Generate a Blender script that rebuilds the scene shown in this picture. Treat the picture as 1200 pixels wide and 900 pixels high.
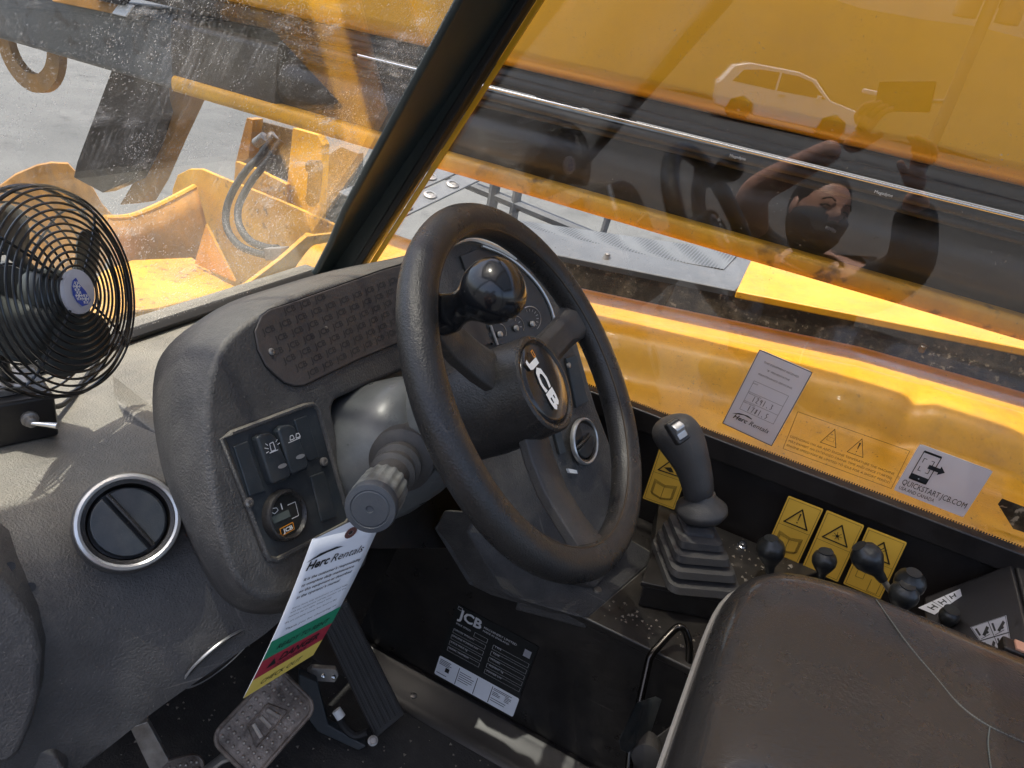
import bpy, bmesh, math, random
from mathutils import Vector, Matrix
random.seed(4)
S = bpy.context.scene
for o in list(bpy.data.objects): bpy.data.objects.remove(o)
V = Vector
# ------------------------------------------------------------------ camera, sky, sun, exposure
# world axes: X = rearward, Y = towards the right side of the machine, Z up; the camera is the origin
RX = V((.88342318, .34314771, -.3190817))     # world axes in camera terms (right, down, forward)
RY = V((.43387327, -.34185686, .83359935))
RZ = V((.17696744, -.87486201, -.45088689))
F = 866.0
cam = bpy.data.objects.new('camera', bpy.data.cameras.new('camera'))
S.collection.objects.link(cam)
cam.data.sensor_width = 36; cam.data.lens = 36*F/1200
cam.data.clip_start = .01; cam.data.clip_end = 2000
cam.matrix_world = Matrix(((RX.x, -RX.y, -RX.z, 0), (RY.x, -RY.y, -RY.z, 0), (RZ.x, -RZ.y, -RZ.z, 0), (0, 0, 0, 1)))
S.camera = cam
SUN = V((-.27, -.11, .96)).normalized()          # direction to the sun
w = bpy.data.worlds.new('World'); S.world = w; w.use_nodes = True
nt = w.node_tree; bg = nt.nodes['Background']
sky = nt.nodes.new('ShaderNodeTexSky'); sky.sky_type = 'NISHITA'; sky.sun_disc = False
el = math.asin(SUN.z); sky.sun_elevation = el
sky.sun_rotation = math.atan2(SUN.x, SUN.y)
sky.air_density = .75; sky.dust_density = 4.0; sky.ozone_density = .3
nt.links.new(sky.outputs[0], bg.inputs[0]); bg.inputs[1].default_value = .15
sl = bpy.data.lights.new('sun', 'SUN'); sl.energy = 2.2; sl.angle = math.radians(.5); sl.color = (1, .955, .88)
so = bpy.data.objects.new('sun', sl); S.collection.objects.link(so)
so.rotation_euler = SUN.to_track_quat('Z', 'Y').to_euler()
S.view_settings.view_transform = 'Standard'; S.view_settings.look = 'None'
S.view_settings.gamma = 1; S.view_settings.exposure = 1.5
S.cycles.max_bounces = 10; S.cycles.transparent_max_bounces = 16
S.cycles.diffuse_bounces = 6; S.cycles.glossy_bounces = 5

# ------------------------------------------------------------------ measuring helpers
def ray(px, py):
    c = V(((px-600)/F, (py-450)/F, 1)); return V((RX.dot(c), RY.dot(c), RZ.dot(c)))
def wx(px, py, X): r = ray(px, py); return r*(X/r.x)
def wy(px, py, Y): r = ray(px, py); return r*(Y/r.y)
def wz(px, py, Z): r = ray(px, py); return r*(Z/r.z)
def wd(px, py, d): return ray(px, py)*d
def wp(px, py, P, N): r = ray(px, py); return r*(P.dot(N)/r.dot(N))

# ------------------------------------------------------------------ materials
def mat(name, col, rough=.5, metal=0, spec=.5, var=.0, vs=8, col2=None, bump=0, bs=300, dust=0, dustcol=(.35, .31, .25), ds=6, coat=0, rv=.0, scr=0):
    m = bpy.data.materials.new(name); m.use_nodes = True
    n = m.node_tree.nodes; L = m.node_tree.links; b = n['Principled BSDF']
    b.inputs['Roughness'].default_value = rough; b.inputs['Metallic'].default_value = metal
    b.inputs['Specular IOR Level'].default_value = spec
    b.inputs['Coat Weight'].default_value = coat; b.inputs['Coat Roughness'].default_value = .08
    tc = n.new('ShaderNodeTexCoord')
    def noise(sc, det=4, ro=.6):
        t = n.new('ShaderNodeTexNoise'); t.inputs['Scale'].default_value = sc; t.inputs['Detail'].default_value = det
        t.inputs['Roughness'].default_value = ro; L.new(tc.outputs['Object'], t.inputs['Vector']); return t
    def ramp(src, a, b_):
        r = n.new('ShaderNodeMapRange'); r.inputs['From Min'].default_value = a; r.inputs['From Max'].default_value = b_
        L.new(src, r.inputs['Value']); return r.outputs[0]
    def mix(fac, A, B):
        x = n.new('ShaderNodeMix'); x.data_type = 'RGBA'
        L.new(fac, x.inputs['Factor'])
        for s, v in ((6, A), (7, B)):
            if isinstance(v, tuple): x.inputs[s].default_value = (*v, 1)
            else: L.new(v, x.inputs[s])
        return x.outputs[2]
    c = tuple(col)
    if var:
        c2 = tuple(col2) if col2 else tuple(x*(1-var) for x in col)
        c = mix(ramp(noise(vs, 6, .65).outputs[0], .35, .68), c, c2)
    if dust:
        d1 = ramp(noise(ds, 8, .72).outputs[0], .48, .80)
        k = n.new('ShaderNodeMath'); k.operation = 'MULTIPLY'; k.inputs[1].default_value = dust; L.new(d1, k.inputs[0])
        c = mix(k.outputs[0], c, dustcol)
        # fine specks
        d2 = ramp(noise(ds*55, 2, .5).outputs[0], .70, .76)
        k2 = n.new('ShaderNodeMath'); k2.operation = 'MULTIPLY'; k2.inputs[1].default_value = min(1, dust*1.3); L.new(d2, k2.inputs[0])
        c = mix(k2.outputs[0], c, dustcol)
    if scr:
        mo = ramp(noise(38, 8, .75).outputs[0], .30, .72)
        c = mix(mo, c, None) if False else c
        hs = n.new('ShaderNodeHueSaturation'); mr = n.new('ShaderNodeMapRange'); mr.inputs['To Min'].default_value = 1-.16*scr; mr.inputs['To Max'].default_value = 1+.22*scr
        L.new(mo, mr.inputs['Value']); L.new(mr.outputs[0], hs.inputs['Value'])
        if isinstance(c, tuple): hs.inputs['Color'].default_value = (*c, 1)
        else: L.new(c, hs.inputs['Color'])
        c = hs.outputs[0]
        for rot_, sc_ in (((.5, .3, .7), (6, 260, 9)), ((1.9, .8, 2.2), (9, 7, 240))):
            mp = n.new('ShaderNodeMapping'); mp.inputs['Rotation'].default_value = rot_; mp.inputs['Scale'].default_value = sc_; L.new(tc.outputs['Object'], mp.inputs[0])
            tn = n.new('ShaderNodeTexNoise'); tn.inputs['Scale'].default_value = 1; tn.inputs['Detail'].default_value = 3; L.new(mp.outputs[0], tn.inputs['Vector'])
            r1 = ramp(tn.outputs[0], .66, .74); r2 = ramp(noise(9, 4, .6).outputs[0], .48, .62)
            k = n.new('ShaderNodeMath'); k.operation = 'MULTIPLY'; L.new(r1, k.inputs[0]); L.new(r2, k.inputs[1])
            k3 = n.new('ShaderNodeMath'); k3.operation = 'MULTIPLY'; k3.inputs[1].default_value = .55*scr; L.new(k.outputs[0], k3.inputs[0])
            c = mix(k3.outputs[0], c, dustcol)
    if isinstance(c, tuple): b.inputs['Base Color'].default_value = (*c, 1)
    else: L.new(c, b.inputs['Base Color'])
    if rv:
        r = n.new('ShaderNodeMapRange'); r.inputs['From Min'].default_value = .3; r.inputs['From Max'].default_value = .7
        r.inputs['To Min'].default_value = max(.03, rough-rv); r.inputs['To Max'].default_value = min(1, rough+rv)
        L.new(noise(vs*2.3, 6, .7).outputs[0], r.inputs['Value']); L.new(r.outputs[0], b.inputs['Roughness'])
    if bump:
        bp = n.new('ShaderNodeBump'); bp.inputs['Strength'].default_value = bump; bp.inputs['Distance'].default_value = .0022
        L.new(noise(bs, 3, .6).outputs[0], bp.inputs['Height']); L.new(bp.outputs[0], b.inputs['Normal'])
    m.diffuse_color = (*col, 1)
    return m

def glass(name, tint=(.965, .975, .97), dirt=.1, streak=False, sc=20, dcol=(.75, .72, .66), film=.03):
    """thin pane: transparent + Fresnel-like mirror, with a procedural film of dust"""
    m = bpy.data.materials.new(name); m.use_nodes = True
    n = m.node_tree.nodes; L = m.node_tree.links; n.remove(n['Principled BSDF'])
    out = n['Material Output']
    tr = n.new('ShaderNodeBsdfTransparent'); tr.inputs[0].default_value = (*tint, 1)
    gl = n.new('ShaderNodeBsdfGlossy'); gl.inputs['Roughness'].default_value = 0.0; gl.inputs[0].default_value = (1, 1, 1, 1)
    lw = n.new('ShaderNodeLayerWeight'); lw.inputs[0].default_value = .5
    p = n.new('ShaderNodeMath'); p.operation = 'POWER'; p.inputs[1].default_value = 4; L.new(lw.outputs['Facing'], p.inputs[0])
    s = n.new('ShaderNodeMath'); s.operation = 'MULTIPLY_ADD'; s.inputs[1].default_value = .9; s.inputs[2].default_value = .07; L.new(p.outputs[0], s.inputs[0])
    mx = n.new('ShaderNodeMixShader'); L.new(s.outputs[0], mx.inputs[0]); L.new(tr.outputs[0], mx.inputs[1]); L.new(gl.outputs[0], mx.inputs[2])
    tc = n.new('ShaderNodeTexCoord'); mp = n.new('ShaderNodeMapping'); L.new(tc.outputs['Object'], mp.inputs[0])
    df = n.new('ShaderNodeBsdfDiffuse'); df.inputs[0].default_value = (*dcol, 1)
    tl = n.new('ShaderNodeBsdfTranslucent'); tl.inputs[0].default_value = (*dcol, 1)
    dm = n.new('ShaderNodeMixShader'); dm.inputs[0].default_value = .5; L.new(df.outputs[0], dm.inputs[1]); L.new(tl.outputs[0], dm.inputs[2])
    def noise(scale, det, a, b_, vec=None, mul=1):
        t = n.new('ShaderNodeTexNoise'); t.inputs['Scale'].default_value = scale; t.inputs['Detail'].default_value = det; t.inputs['Roughness'].default_value = .7
        L.new(vec or mp.outputs[0], t.inputs['Vector'])
        r = n.new('ShaderNodeMapRange'); r.inputs['From Min'].default_value = a; r.inputs['From Max'].default_value = b_; r.inputs['To Max'].default_value = mul
        L.new(t.outputs[0], r.inputs['Value']); return r.outputs[0]
    def op(o, a, b_):
        k = n.new('ShaderNodeMath'); k.operation = o
        for i, v in enumerate((a, b_)):
            if isinstance(v, (int, float)): k.inputs[i].default_value = v
            else: L.new(v, k.inputs[i])
        return k.outputs[0]
    patch = noise(3.2, 5, .42, .66)
    specks = op('MULTIPLY', noise(260, 2, .66, .72), noise(9, 3, .45, .62))
    fac = op('ADD', op('MULTIPLY', patch, film), op('MULTIPLY', specks, dirt))
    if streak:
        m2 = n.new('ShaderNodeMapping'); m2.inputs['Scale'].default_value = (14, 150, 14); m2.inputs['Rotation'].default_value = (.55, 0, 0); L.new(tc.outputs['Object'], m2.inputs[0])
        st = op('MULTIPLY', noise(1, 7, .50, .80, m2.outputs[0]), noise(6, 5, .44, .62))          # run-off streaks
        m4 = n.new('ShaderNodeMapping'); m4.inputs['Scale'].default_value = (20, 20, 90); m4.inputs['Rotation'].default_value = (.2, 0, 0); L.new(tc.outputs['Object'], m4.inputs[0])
        sm_ = op('MULTIPLY', noise(1, 8, .52, .75, m4.outputs[0]), noise(11, 6, .52, .60))         # wiped smears, strengthened to stand in for reflection bands
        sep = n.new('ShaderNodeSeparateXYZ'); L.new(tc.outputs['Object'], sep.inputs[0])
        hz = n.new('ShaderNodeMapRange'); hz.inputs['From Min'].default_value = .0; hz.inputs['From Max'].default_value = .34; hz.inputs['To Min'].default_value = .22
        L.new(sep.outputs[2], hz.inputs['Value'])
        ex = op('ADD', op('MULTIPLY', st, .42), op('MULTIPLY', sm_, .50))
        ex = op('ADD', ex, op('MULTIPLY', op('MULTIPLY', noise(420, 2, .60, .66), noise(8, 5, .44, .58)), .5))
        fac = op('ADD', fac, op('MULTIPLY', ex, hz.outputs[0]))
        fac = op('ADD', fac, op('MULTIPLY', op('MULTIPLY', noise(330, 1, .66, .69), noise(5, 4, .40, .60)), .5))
    fac = op('MINIMUM', fac, .8)
    m3 = n.new('ShaderNodeMixShader'); L.new(fac, m3.inputs[0]); L.new(mx.outputs[0], m3.inputs[1]); L.new(dm.outputs[0], m3.inputs[2])
    L.new(m3.outputs[0], out.inputs[0])
    return m

M = {}
M['plastic'] = mat('grained_grey_plastic', (.074, .070, .066), .48, var=.35, vs=5, col2=(.052, .050, .048), bump=.7, bs=420, scr=1, dust=.5, dustcol=(.24, .22, .19), ds=7, rv=.12)
def dust_and_highlight(m, col, lo=.72, hi=.99, amt=.75):
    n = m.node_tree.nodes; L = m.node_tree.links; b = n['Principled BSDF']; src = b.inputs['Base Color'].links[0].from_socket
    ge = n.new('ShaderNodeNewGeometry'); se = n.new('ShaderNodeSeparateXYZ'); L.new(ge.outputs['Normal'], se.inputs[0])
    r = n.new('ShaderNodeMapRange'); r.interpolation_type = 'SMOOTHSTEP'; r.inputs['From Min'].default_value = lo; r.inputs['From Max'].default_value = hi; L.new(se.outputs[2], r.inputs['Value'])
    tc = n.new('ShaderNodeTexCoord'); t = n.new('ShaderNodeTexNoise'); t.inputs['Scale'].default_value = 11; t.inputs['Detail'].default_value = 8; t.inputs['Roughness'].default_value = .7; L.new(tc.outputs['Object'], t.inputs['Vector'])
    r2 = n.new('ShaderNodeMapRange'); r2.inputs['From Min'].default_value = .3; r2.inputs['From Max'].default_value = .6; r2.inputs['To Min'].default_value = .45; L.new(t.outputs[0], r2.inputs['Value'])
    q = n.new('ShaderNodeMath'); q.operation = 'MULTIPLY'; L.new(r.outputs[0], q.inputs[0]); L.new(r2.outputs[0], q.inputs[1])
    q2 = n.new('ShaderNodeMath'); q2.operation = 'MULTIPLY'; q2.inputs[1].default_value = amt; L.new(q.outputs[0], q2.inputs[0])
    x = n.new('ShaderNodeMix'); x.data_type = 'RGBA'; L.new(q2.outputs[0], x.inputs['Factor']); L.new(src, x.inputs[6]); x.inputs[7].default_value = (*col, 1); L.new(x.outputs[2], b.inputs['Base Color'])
dust_and_highlight(M['plastic'], (.27, .25, .20))  # top-face dust, also painting in the binnacle's top highlight
M['plastic_smooth'] = mat('smooth_grey_plastic', (.115, .120, .118), .33, var=.3, vs=14, bump=.08, bs=300, scr=.7, dust=.25, dustcol=(.22, .2, .18), ds=9, rv=.1)
M['panel_insert'] = mat('dark_insert_plastic', (.080, .068, .062), .55, var=.2, vs=20, scr=.5, bump=.2, bs=400, dust=.12, dustcol=(.15, .13, .11))
M['emboss'] = mat('printed_grey', (.042, .038, .036), .55)
M['black'] = mat('black_paint', (.013, .0115, .0108), .38, scr=.9, var=.5, vs=9, col2=(.022, .019, .016), bump=.1, bs=120, dust=.22, dustcol=(.10, .085, .07), ds=8, rv=.15)
M['black_wall'] = mat('black_wall_trim', (.015, .0115, .0098), .42, scr=.6, var=.4, vs=6, bump=.15, bs=500, dust=.15, dustcol=(.07, .055, .045), ds=8, rv=.12)
M['switch'] = mat('switch_plastic', (.024, .031, .037), .42, var=.2, vs=30, bump=.1, bs=800, dust=.15, ds=12)
M['rubber'] = mat('wheel_rubber', (.024, .0225, .0215), .31, scr=.6, var=.3, vs=12, bump=.35, bs=520, dust=.16, dustcol=(.18, .15, .12), ds=8, rv=.1)
M['rubber_matte'] = mat('matte_rubber', (.050, .047, .045), .5, scr=.5, var=.3, vs=18, bump=.3, bs=700, dust=.2, dustcol=(.16, .13, .1), ds=10)
M['knob'] = mat('glossy_black_knob', (.010, .011, .013), .20, var=.3, vs=30, dust=.08, coat=.25)
M['leather'] = mat('seat_vinyl', (.024, .0215, .0205), .27, var=.3, vs=4, col2=(.017, .0168, .0168), coat=.45, scr=.35, bump=.45, bs=300, dust=.03, dustcol=(.08, .075, .07), ds=5, rv=.07)
M['piping'] = mat('grey_piping', (.22, .21, .20), .6)
M['thread'] = mat('grey_thread', (.11, .12, .11), .7)
M['yellow'] = mat('yellow_paint', (.76, .38, .018), .42, scr=.35, var=.25, vs=5, col2=(.64, .29, .014), dust=.5, dustcol=(.26, .16, .06), ds=14, bump=.06, bs=60, rv=.15, coat=.08)
M['yellow_worn'] = mat('worn_yellow_paint', (.78, .40, .02), .5, scr=.5, var=.7, vs=3.5, col2=(.55, .25, .02), dust=.55, dustcol=(.20, .13, .07), ds=4, bump=.15, bs=60, rv=.2)
M['orange'] = mat('dirty_orange_paint', (.52, .24, .04), .5, var=.5, vs=7, dust=.45, dustcol=(.3, .24, .17), ds=6)
def grime(m, col, sc=55, lo=.62, hi=.70, amt=.7, mask=6):
    n = m.node_tree.nodes; L = m.node_tree.links; b = n['Principled BSDF']; src = b.inputs['Base Color'].links[0].from_socket
    tc = n.new('ShaderNodeTexCoord'); k = []
    for s_, a, b_, d in ((sc, lo, hi, 4), (mask, .42, .6, 5)):
        t = n.new('ShaderNodeTexNoise'); t.inputs['Scale'].default_value = s_; t.inputs['Detail'].default_value = d; L.new(tc.outputs['Object'], t.inputs['Vector'])
        r = n.new('ShaderNodeMapRange'); r.inputs['From Min'].default_value = a; r.inputs['From Max'].default_value = b_; L.new(t.outputs[0], r.inputs['Value']); k.append(r.outputs[0])
    q = n.new('ShaderNodeMath'); q.operation = 'MULTIPLY'; L.new(k[0], q.inputs[0]); L.new(k[1], q.inputs[1])
    q2 = n.new('ShaderNodeMath'); q2.operation = 'MULTIPLY'; q2.inputs[1].default_value = amt; L.new(q.outputs[0], q2.inputs[0])
    x = n.new('ShaderNodeMix'); x.data_type = 'RGBA'; L.new(q2.outputs[0], x.inputs['Factor']); L.new(src, x.inputs[6]); x.inputs[7].default_value = (*col, 1); L.new(x.outputs[2], b.inputs['Base Color'])
grime(M['yellow'], (.22, .12, .03), 110, .64, .72, .55); grime(M['yellow'], (.10, .06, .03), 190, .66, .72, .8, 9); grime(M['yellow_worn'], (.10, .055, .025), 30, .56, .66, .8, 4)
M['boom_yellow'] = mat('boom_side_yellow', (.76, .38, .008), .28, var=.15, vs=2.5, col2=(.66, .32, .010), dust=.14, dustcol=(.35, .25, .1), ds=5, coat=.35)
M['boom_dark'] = mat('greasy_dark_steel', (.032, .022, .013), .38, var=.5, vs=7, col2=(.05, .035, .02), dust=.25, dustcol=(.12, .08, .04), ds=9, rv=.12)
M['collar'] = mat('greasy_brown_collar', (.16, .095, .04), .5, var=.5, vs=7, col2=(.09, .06, .03), dust=.4, dustcol=(.2, .15, .1), ds=9)
M['boom_grey'] = mat('worn_grey_steel', (.075, .082, .083), .5, var=.4, vs=5, col2=(.05, .05, .048), dust=.4, dustcol=(.2, .19, .17), ds=8)
M['hood_grey'] = mat('grey_cover_plastic', (.12, .125, .13), .55, var=.2, vs=5, bump=.3, bs=500, dust=.2, dustcol=(.4, .38, .34), ds=9)
M['mesh_dark'] = mat('perforated_grille', (.060, .063, .066), .5, var=.2, vs=6, bump=1, bs=420)
M['dirt_dark'] = mat('dirt_caked_panel', (.028, .020, .013), .55, var=.6, vs=22, col2=(.055, .042, .028), dust=.8, dustcol=(.30, .24, .16), ds=16, bump=.6, bs=150)
M['steel'] = mat('worn_steel', (.40, .38, .35), .38, metal=.6, var=.4, vs=18, col2=(.16, .14, .12), bump=.2, bs=150, rv=.15)
M['pedal'] = mat('worn_pedal_steel', (.32, .26, .21), .42, metal=.3, scr=.6, var=.6, vs=26, col2=(.06, .045, .035), bump=.5, bs=260, rv=.15)
M['chrome'] = mat('chrome', (.75, .75, .75), .12, metal=1)
M['silver'] = mat('silver_plastic', (.55, .55, .54), .3, metal=.7, var=.2, vs=30)
M['white'] = mat('white_print', (.78, .78, .76), .55)
M['print'] = mat('black_print', (.012, .012, .013), .5)
M['faint'] = mat('grey_print', (.55, .55, .55), .5)
M['sticker'] = mat('white_sticker', (.80, .80, .84), .4, var=.1, vs=12, dust=.06)
_n = M['sticker'].node_tree; _t = _n.nodes.new('ShaderNodeBsdfTranslucent'); _t.inputs[0].default_value = (.80, .80, .84, 1)
_m = _n.nodes.new('ShaderNodeMixShader'); _m.inputs[0].default_value = .62; _n.links.new(_n.nodes['Principled BSDF'].outputs[0], _m.inputs[1]); _n.links.new(_t.outputs[0], _m.inputs[2]); _n.links.new(_m.outputs[0], _n.nodes['Material Output'].inputs[0])
M['tag'] = mat('tag_card', (.78, .80, .83), .5, var=.04, vs=6)
M['tag_green'] = mat('tag_green', (.02, .24, .12), .45)
M['tag_red'] = mat('tag_red', (.38, .03, .05), .45)
M['tag_yellow'] = mat('tag_yellow', (.80, .60, .12), .45)
M['eyelet'] = mat('brown_eyelet', (.13, .055, .045), .5)
M['warn'] = mat('warning_yellow', (.74, .43, .055), .38, var=.12, vs=14, dust=.12)
M['warn_print'] = mat('warning_print', (.03, .022, .01), .5)
M['warn_faint'] = mat('yellow_print_line', (.10, .055, .008), .5)
M['jcb_orange'] = mat('orange_print', (.75, .28, .02), .4)
M['blue'] = mat('blue_print', (.03, .07, .38), .4)
M['face'] = mat('gauge_face', (.016, .017, .016), .3, coat=.4)
M['lcd'] = mat('lcd_window', (.10, .115, .10), .25)
M['pillar'] = mat('pillar_paint', (.024, .034, .034), .38, var=.15, vs=6, dust=.06, dustcol=(.2, .2, .2), rv=.06)
M['seal'] = mat('rubber_seal', (.008, .008, .008), .5)
M['wire'] = mat('cage_wire', (.010, .010, .010), .28, coat=.3)
M['blade'] = mat('fan_blade', (.055, .060, .055), .45)
M['hose'] = mat('hose_rubber', (.013, .012, .012), .6, bump=.3, bs=300, dust=.1, dustcol=(.08, .07, .06))
M['sill'] = mat('sill_plastic', (.013, .0115, .0115), .36, scr=.8, var=.3, dust=.2, dustcol=(.07, .06, .055))
M['floor'] = mat('floor_mat', (.024, .023, .022), .7, var=.3, vs=9, bump=.6, bs=300, dust=.4, dustcol=(.12, .11, .1), ds=7)
M['ground'] = mat('concrete_ground', (.125, .125, .115), .9, var=.22, vs=1.6, col2=(.085, .085, .08), dust=.6, dustcol=(.19, .19, .175), ds=3.2, scr=.4, bump=1, bs=45)
M['skin'] = mat('skin', (.50, .27, .19), .5, var=.2, vs=14)
M['shirt'] = mat('black_shirt', (.013, .015, .019), .85, bump=.4, bs=200)
M['jeans'] = mat('jeans', (.03, .04, .07), .85)
M['hair'] = mat('dark_hair', (.018, .012, .009), .7, bump=1, bs=300)
M['suv'] = mat('silver_car_paint', (.82, .82, .80), .22, coat=.8)
M['carglass'] = mat('dark_car_glass', (.01, .012, .014), .08)
M['tyre'] = mat('tyre_rubber', (.02, .02, .02), .8)
M['pole'] = mat('pole_wood', (.25, .22, .18), .8)
M['bldg'] = mat('pale_wall', (.62, .60, .55), .8, var=.1, vs=.5)
M['hedge'] = mat('brown_bank', (.095, .075, .04), .95, var=.5, vs=.5, col2=(.06, .055, .03))
M['peach'] = mat('peach_plastic', (.62, .33, .22), .5)
grime(M['ground'], (.055, .055, .052), 5, .54, .68, .7, 1.1); grime(M['ground'], (.26, .26, .24), 90, .62, .68, .7, 2.5); grime(M['ground'], (.05, .05, .048), 70, .62, .68, .7, 2)
grime(M['dirt_dark'], (.50, .42, .30), 75, .60, .66, .8, 8)
grime(M['boom_grey'], (.03, .022, .018), 25, .58, .64, .8, 6)
M['pane_side'] = glass('side_pane_glass', dirt=.35, film=.004)
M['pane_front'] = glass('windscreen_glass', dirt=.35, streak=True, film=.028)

# ------------------------------------------------------------------ mesh builder
class MB:
    def __init__(s): s.v = []; s.f = []
    def add(s, vs, fs):
        b = len(s.v); s.v += [V(x) for x in vs]; s.f += [tuple(b+i for i in f) for f in fs]; return s
    def grid(s, rows, closed_u=False, closed_v=False):
        n = len(rows); m = len(rows[0]); fs = []
        for i in range(n if closed_v else n-1):
            for j in range(m if closed_u else m-1):
                a = i*m+j; b = i*m+(j+1) % m; c = ((i+1) % n)*m+(j+1) % m; d = ((i+1) % n)*m+j
                fs.append((a, b, c, d))
        return s.add([p for r in rows for p in r], fs)
    def prism(s, pts, off):
        pts = [V(p) for p in pts]; n = len(pts); off = V(off)
        vs = pts+[p+off for p in pts]
        fs = [tuple(range(n)), tuple(range(2*n-1, n-1, -1))]
        fs += [(j, i, i+n, j+n) for i, j in ((i, (i+1) % n) for i in range(n))]
        return s.add(vs, fs)
    def loft(s, rings, caps=True):
        m = len(rings[0]); b = len(s.v); s.grid(rings, closed_u=True)
        if caps:
            s.f.append(tuple(b+i for i in range(m))[::-1]); s.f.append(tuple(b+(len(rings)-1)*m+i for i in range(m)))
        return s
    def box(s, o, u, v, n, a, b, c):
        """box centred on o with half sizes a,b,c along u,v,n"""
        o = V(o); P = [o+u*(a*i)+v*(b*j)+n*(c*k) for k in (-1, 1) for (i, j) in ((-1, -1), (1, -1), (1, 1), (-1, 1))]
        return s.add(P, [(3, 2, 1, 0), (4, 5, 6, 7), (0, 1, 5, 4), (1, 2, 6, 5), (2, 3, 7, 6), (3, 0, 4, 7)])
    def lathe(s, o, n, prof, seg=48, cap=True, ang=0):
        n = V(n).normalized(); u, v = frame(n); o = V(o)
        rings = [[o+n*h+(u*math.cos(ang+2*math.pi*k/seg)+v*math.sin(ang+2*math.pi*k/seg))*r for k in range(seg)] for r, h in prof]
        return s.loft(rings, cap)
    def tube(s, pts, r, seg=10, closed=False, sub=0, flat=1):
        pts = [V(p) for p in pts]
        if sub: pts = smooth(pts, sub, closed)
        n = len(pts); rr = r if isinstance(r, (list, tuple)) else [r]*n
        if len(rr) != n: rr = [rr[min(len(rr)-1, int(i*len(rr)/n))] for i in range(n)]
        rings = []; up = None
        for i in range(n):
            a = pts[(i-1) % n] if (closed or i) else pts[0]; b = pts[(i+1) % n] if (closed or i < n-1) else pts[-1]
            t = (b-a).normalized()
            if up is None: up = t.cross(V((.3, .2, .93))).normalized() if abs(t.z) < .9 else t.cross(V((1, 0, 0))).normalized()
            up = (up-t*up.dot(t)).normalized(); w_ = t.cross(up)
            rings.append([pts[i]+(up*math.cos(2*math.pi*k/seg)+w_*math.sin(2*math.pi*k/seg)*flat)*rr[i] for k in range(seg)])
        if closed: s.grid(rings, True, True)
        else: s.loft(rings)
        return s
    def ball(s, o, r, seg=20, sc=(1, 1, 1), axes=None):
        u, v, n = axes or (V((1, 0, 0)), V((0, 1, 0)), V((0, 0, 1))); o = V(o)
        rings = []
        for i in range(seg//2+1):
            t = math.pi*i/(seg//2); 
            rings.append([o+(u*math.cos(2*math.pi*k/seg)*math.sin(t)*sc[0]+v*math.sin(2*math.pi*k/seg)*math.sin(t)*sc[1]+n*math.cos(t)*sc[2])*max(r, 0) for k in range(seg)])
        rings[0] = [p+(p-o)*0 for p in rings[0]]
        return s.grid(rings, True)
def frame(n):
    n = V(n).normalized(); a = V((0, 0, 1)) if abs(n.z) < .9 else V((1, 0, 0))
    u = a.cross(n).normalized(); return u, n.cross(u)
def smooth(pts, sub, closed=False):
    n = len(pts); out = []
    for i in range(n if closed else n-1):
        g = lambda k: pts[k % n] if closed else pts[max(0, min(n-1, k))]
        p0, p1, p2, p3 = g(i-1), g(i), g(i+1), g(i+2)
        for k in range(sub):
            t = k/sub
            out.append(.5*((2*p1)+(p2-p0)*t+(2*p0-5*p1+4*p2-p3)*t*t+(3*p1-p0-3*p2+p3)*t*t*t))
    if not closed: out.append(pts[-1])
    return out
BASE = {}
def obj(name, mb, material, parent=None, bevel=0, seg=2, angle=38, sub=0, kind=None, label=None, flat=False, twosided=0):
    me = bpy.data.meshes.new(name)
    base = BASE.get(parent.name, V((0, 0, 0))) if parent else None
    if base is None:
        base = sum(mb.v, V((0, 0, 0)))/max(1, len(mb.v))
        if kind == 'structure': base = V((0, 0, 0))
    me.from_pydata([v-base for v in mb.v], [], mb.f); me.validate()
    bm = bmesh.new(); bm.from_mesh(me); bmesh.ops.recalc_face_normals(bm, faces=bm.faces); bm.to_mesh(me); bm.free()
    me.materials.append(M[material] if isinstance(material, str) else material)
    if not flat:
        me.shade_smooth(); me.set_sharp_from_angle(angle=math.radians(angle))
    o = bpy.data.objects.new(name, me); S.collection.objects.link(o)
    if parent: o.parent = parent
    else: o.location = base
    BASE[o.name] = base
    if sub:
        m = o.modifiers.new('sub', 'SUBSURF'); m.levels = m.render_levels = sub
    if bevel:
        m = o.modifiers.new('bevel', 'BEVEL'); m.width = bevel; m.segments = seg; m.limit_method = 'ANGLE'; m.angle_limit = math.radians(35); m.harden_normals = True
    if not kind and name in ('printing', 'lettering', 'symbols', 'table_print', 'hose_lettering', 'handwriting', 'symbol'): kind = 'stuff'
    if kind: o['kind'] = kind
    if label: o['label'] = label
    return o
def thing(name, label, cat, loc, group=None):
    o = bpy.data.objects.new(name, None); S.collection.objects.link(o); o.empty_display_size = .05
    o.location = V(loc); BASE[o.name] = V(loc)
    return tag(o, label, cat, group)
def tag(o, label, cat, group=None):
    o['label'] = label; o['category'] = cat
    if group: o['group'] = group
    return o

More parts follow.
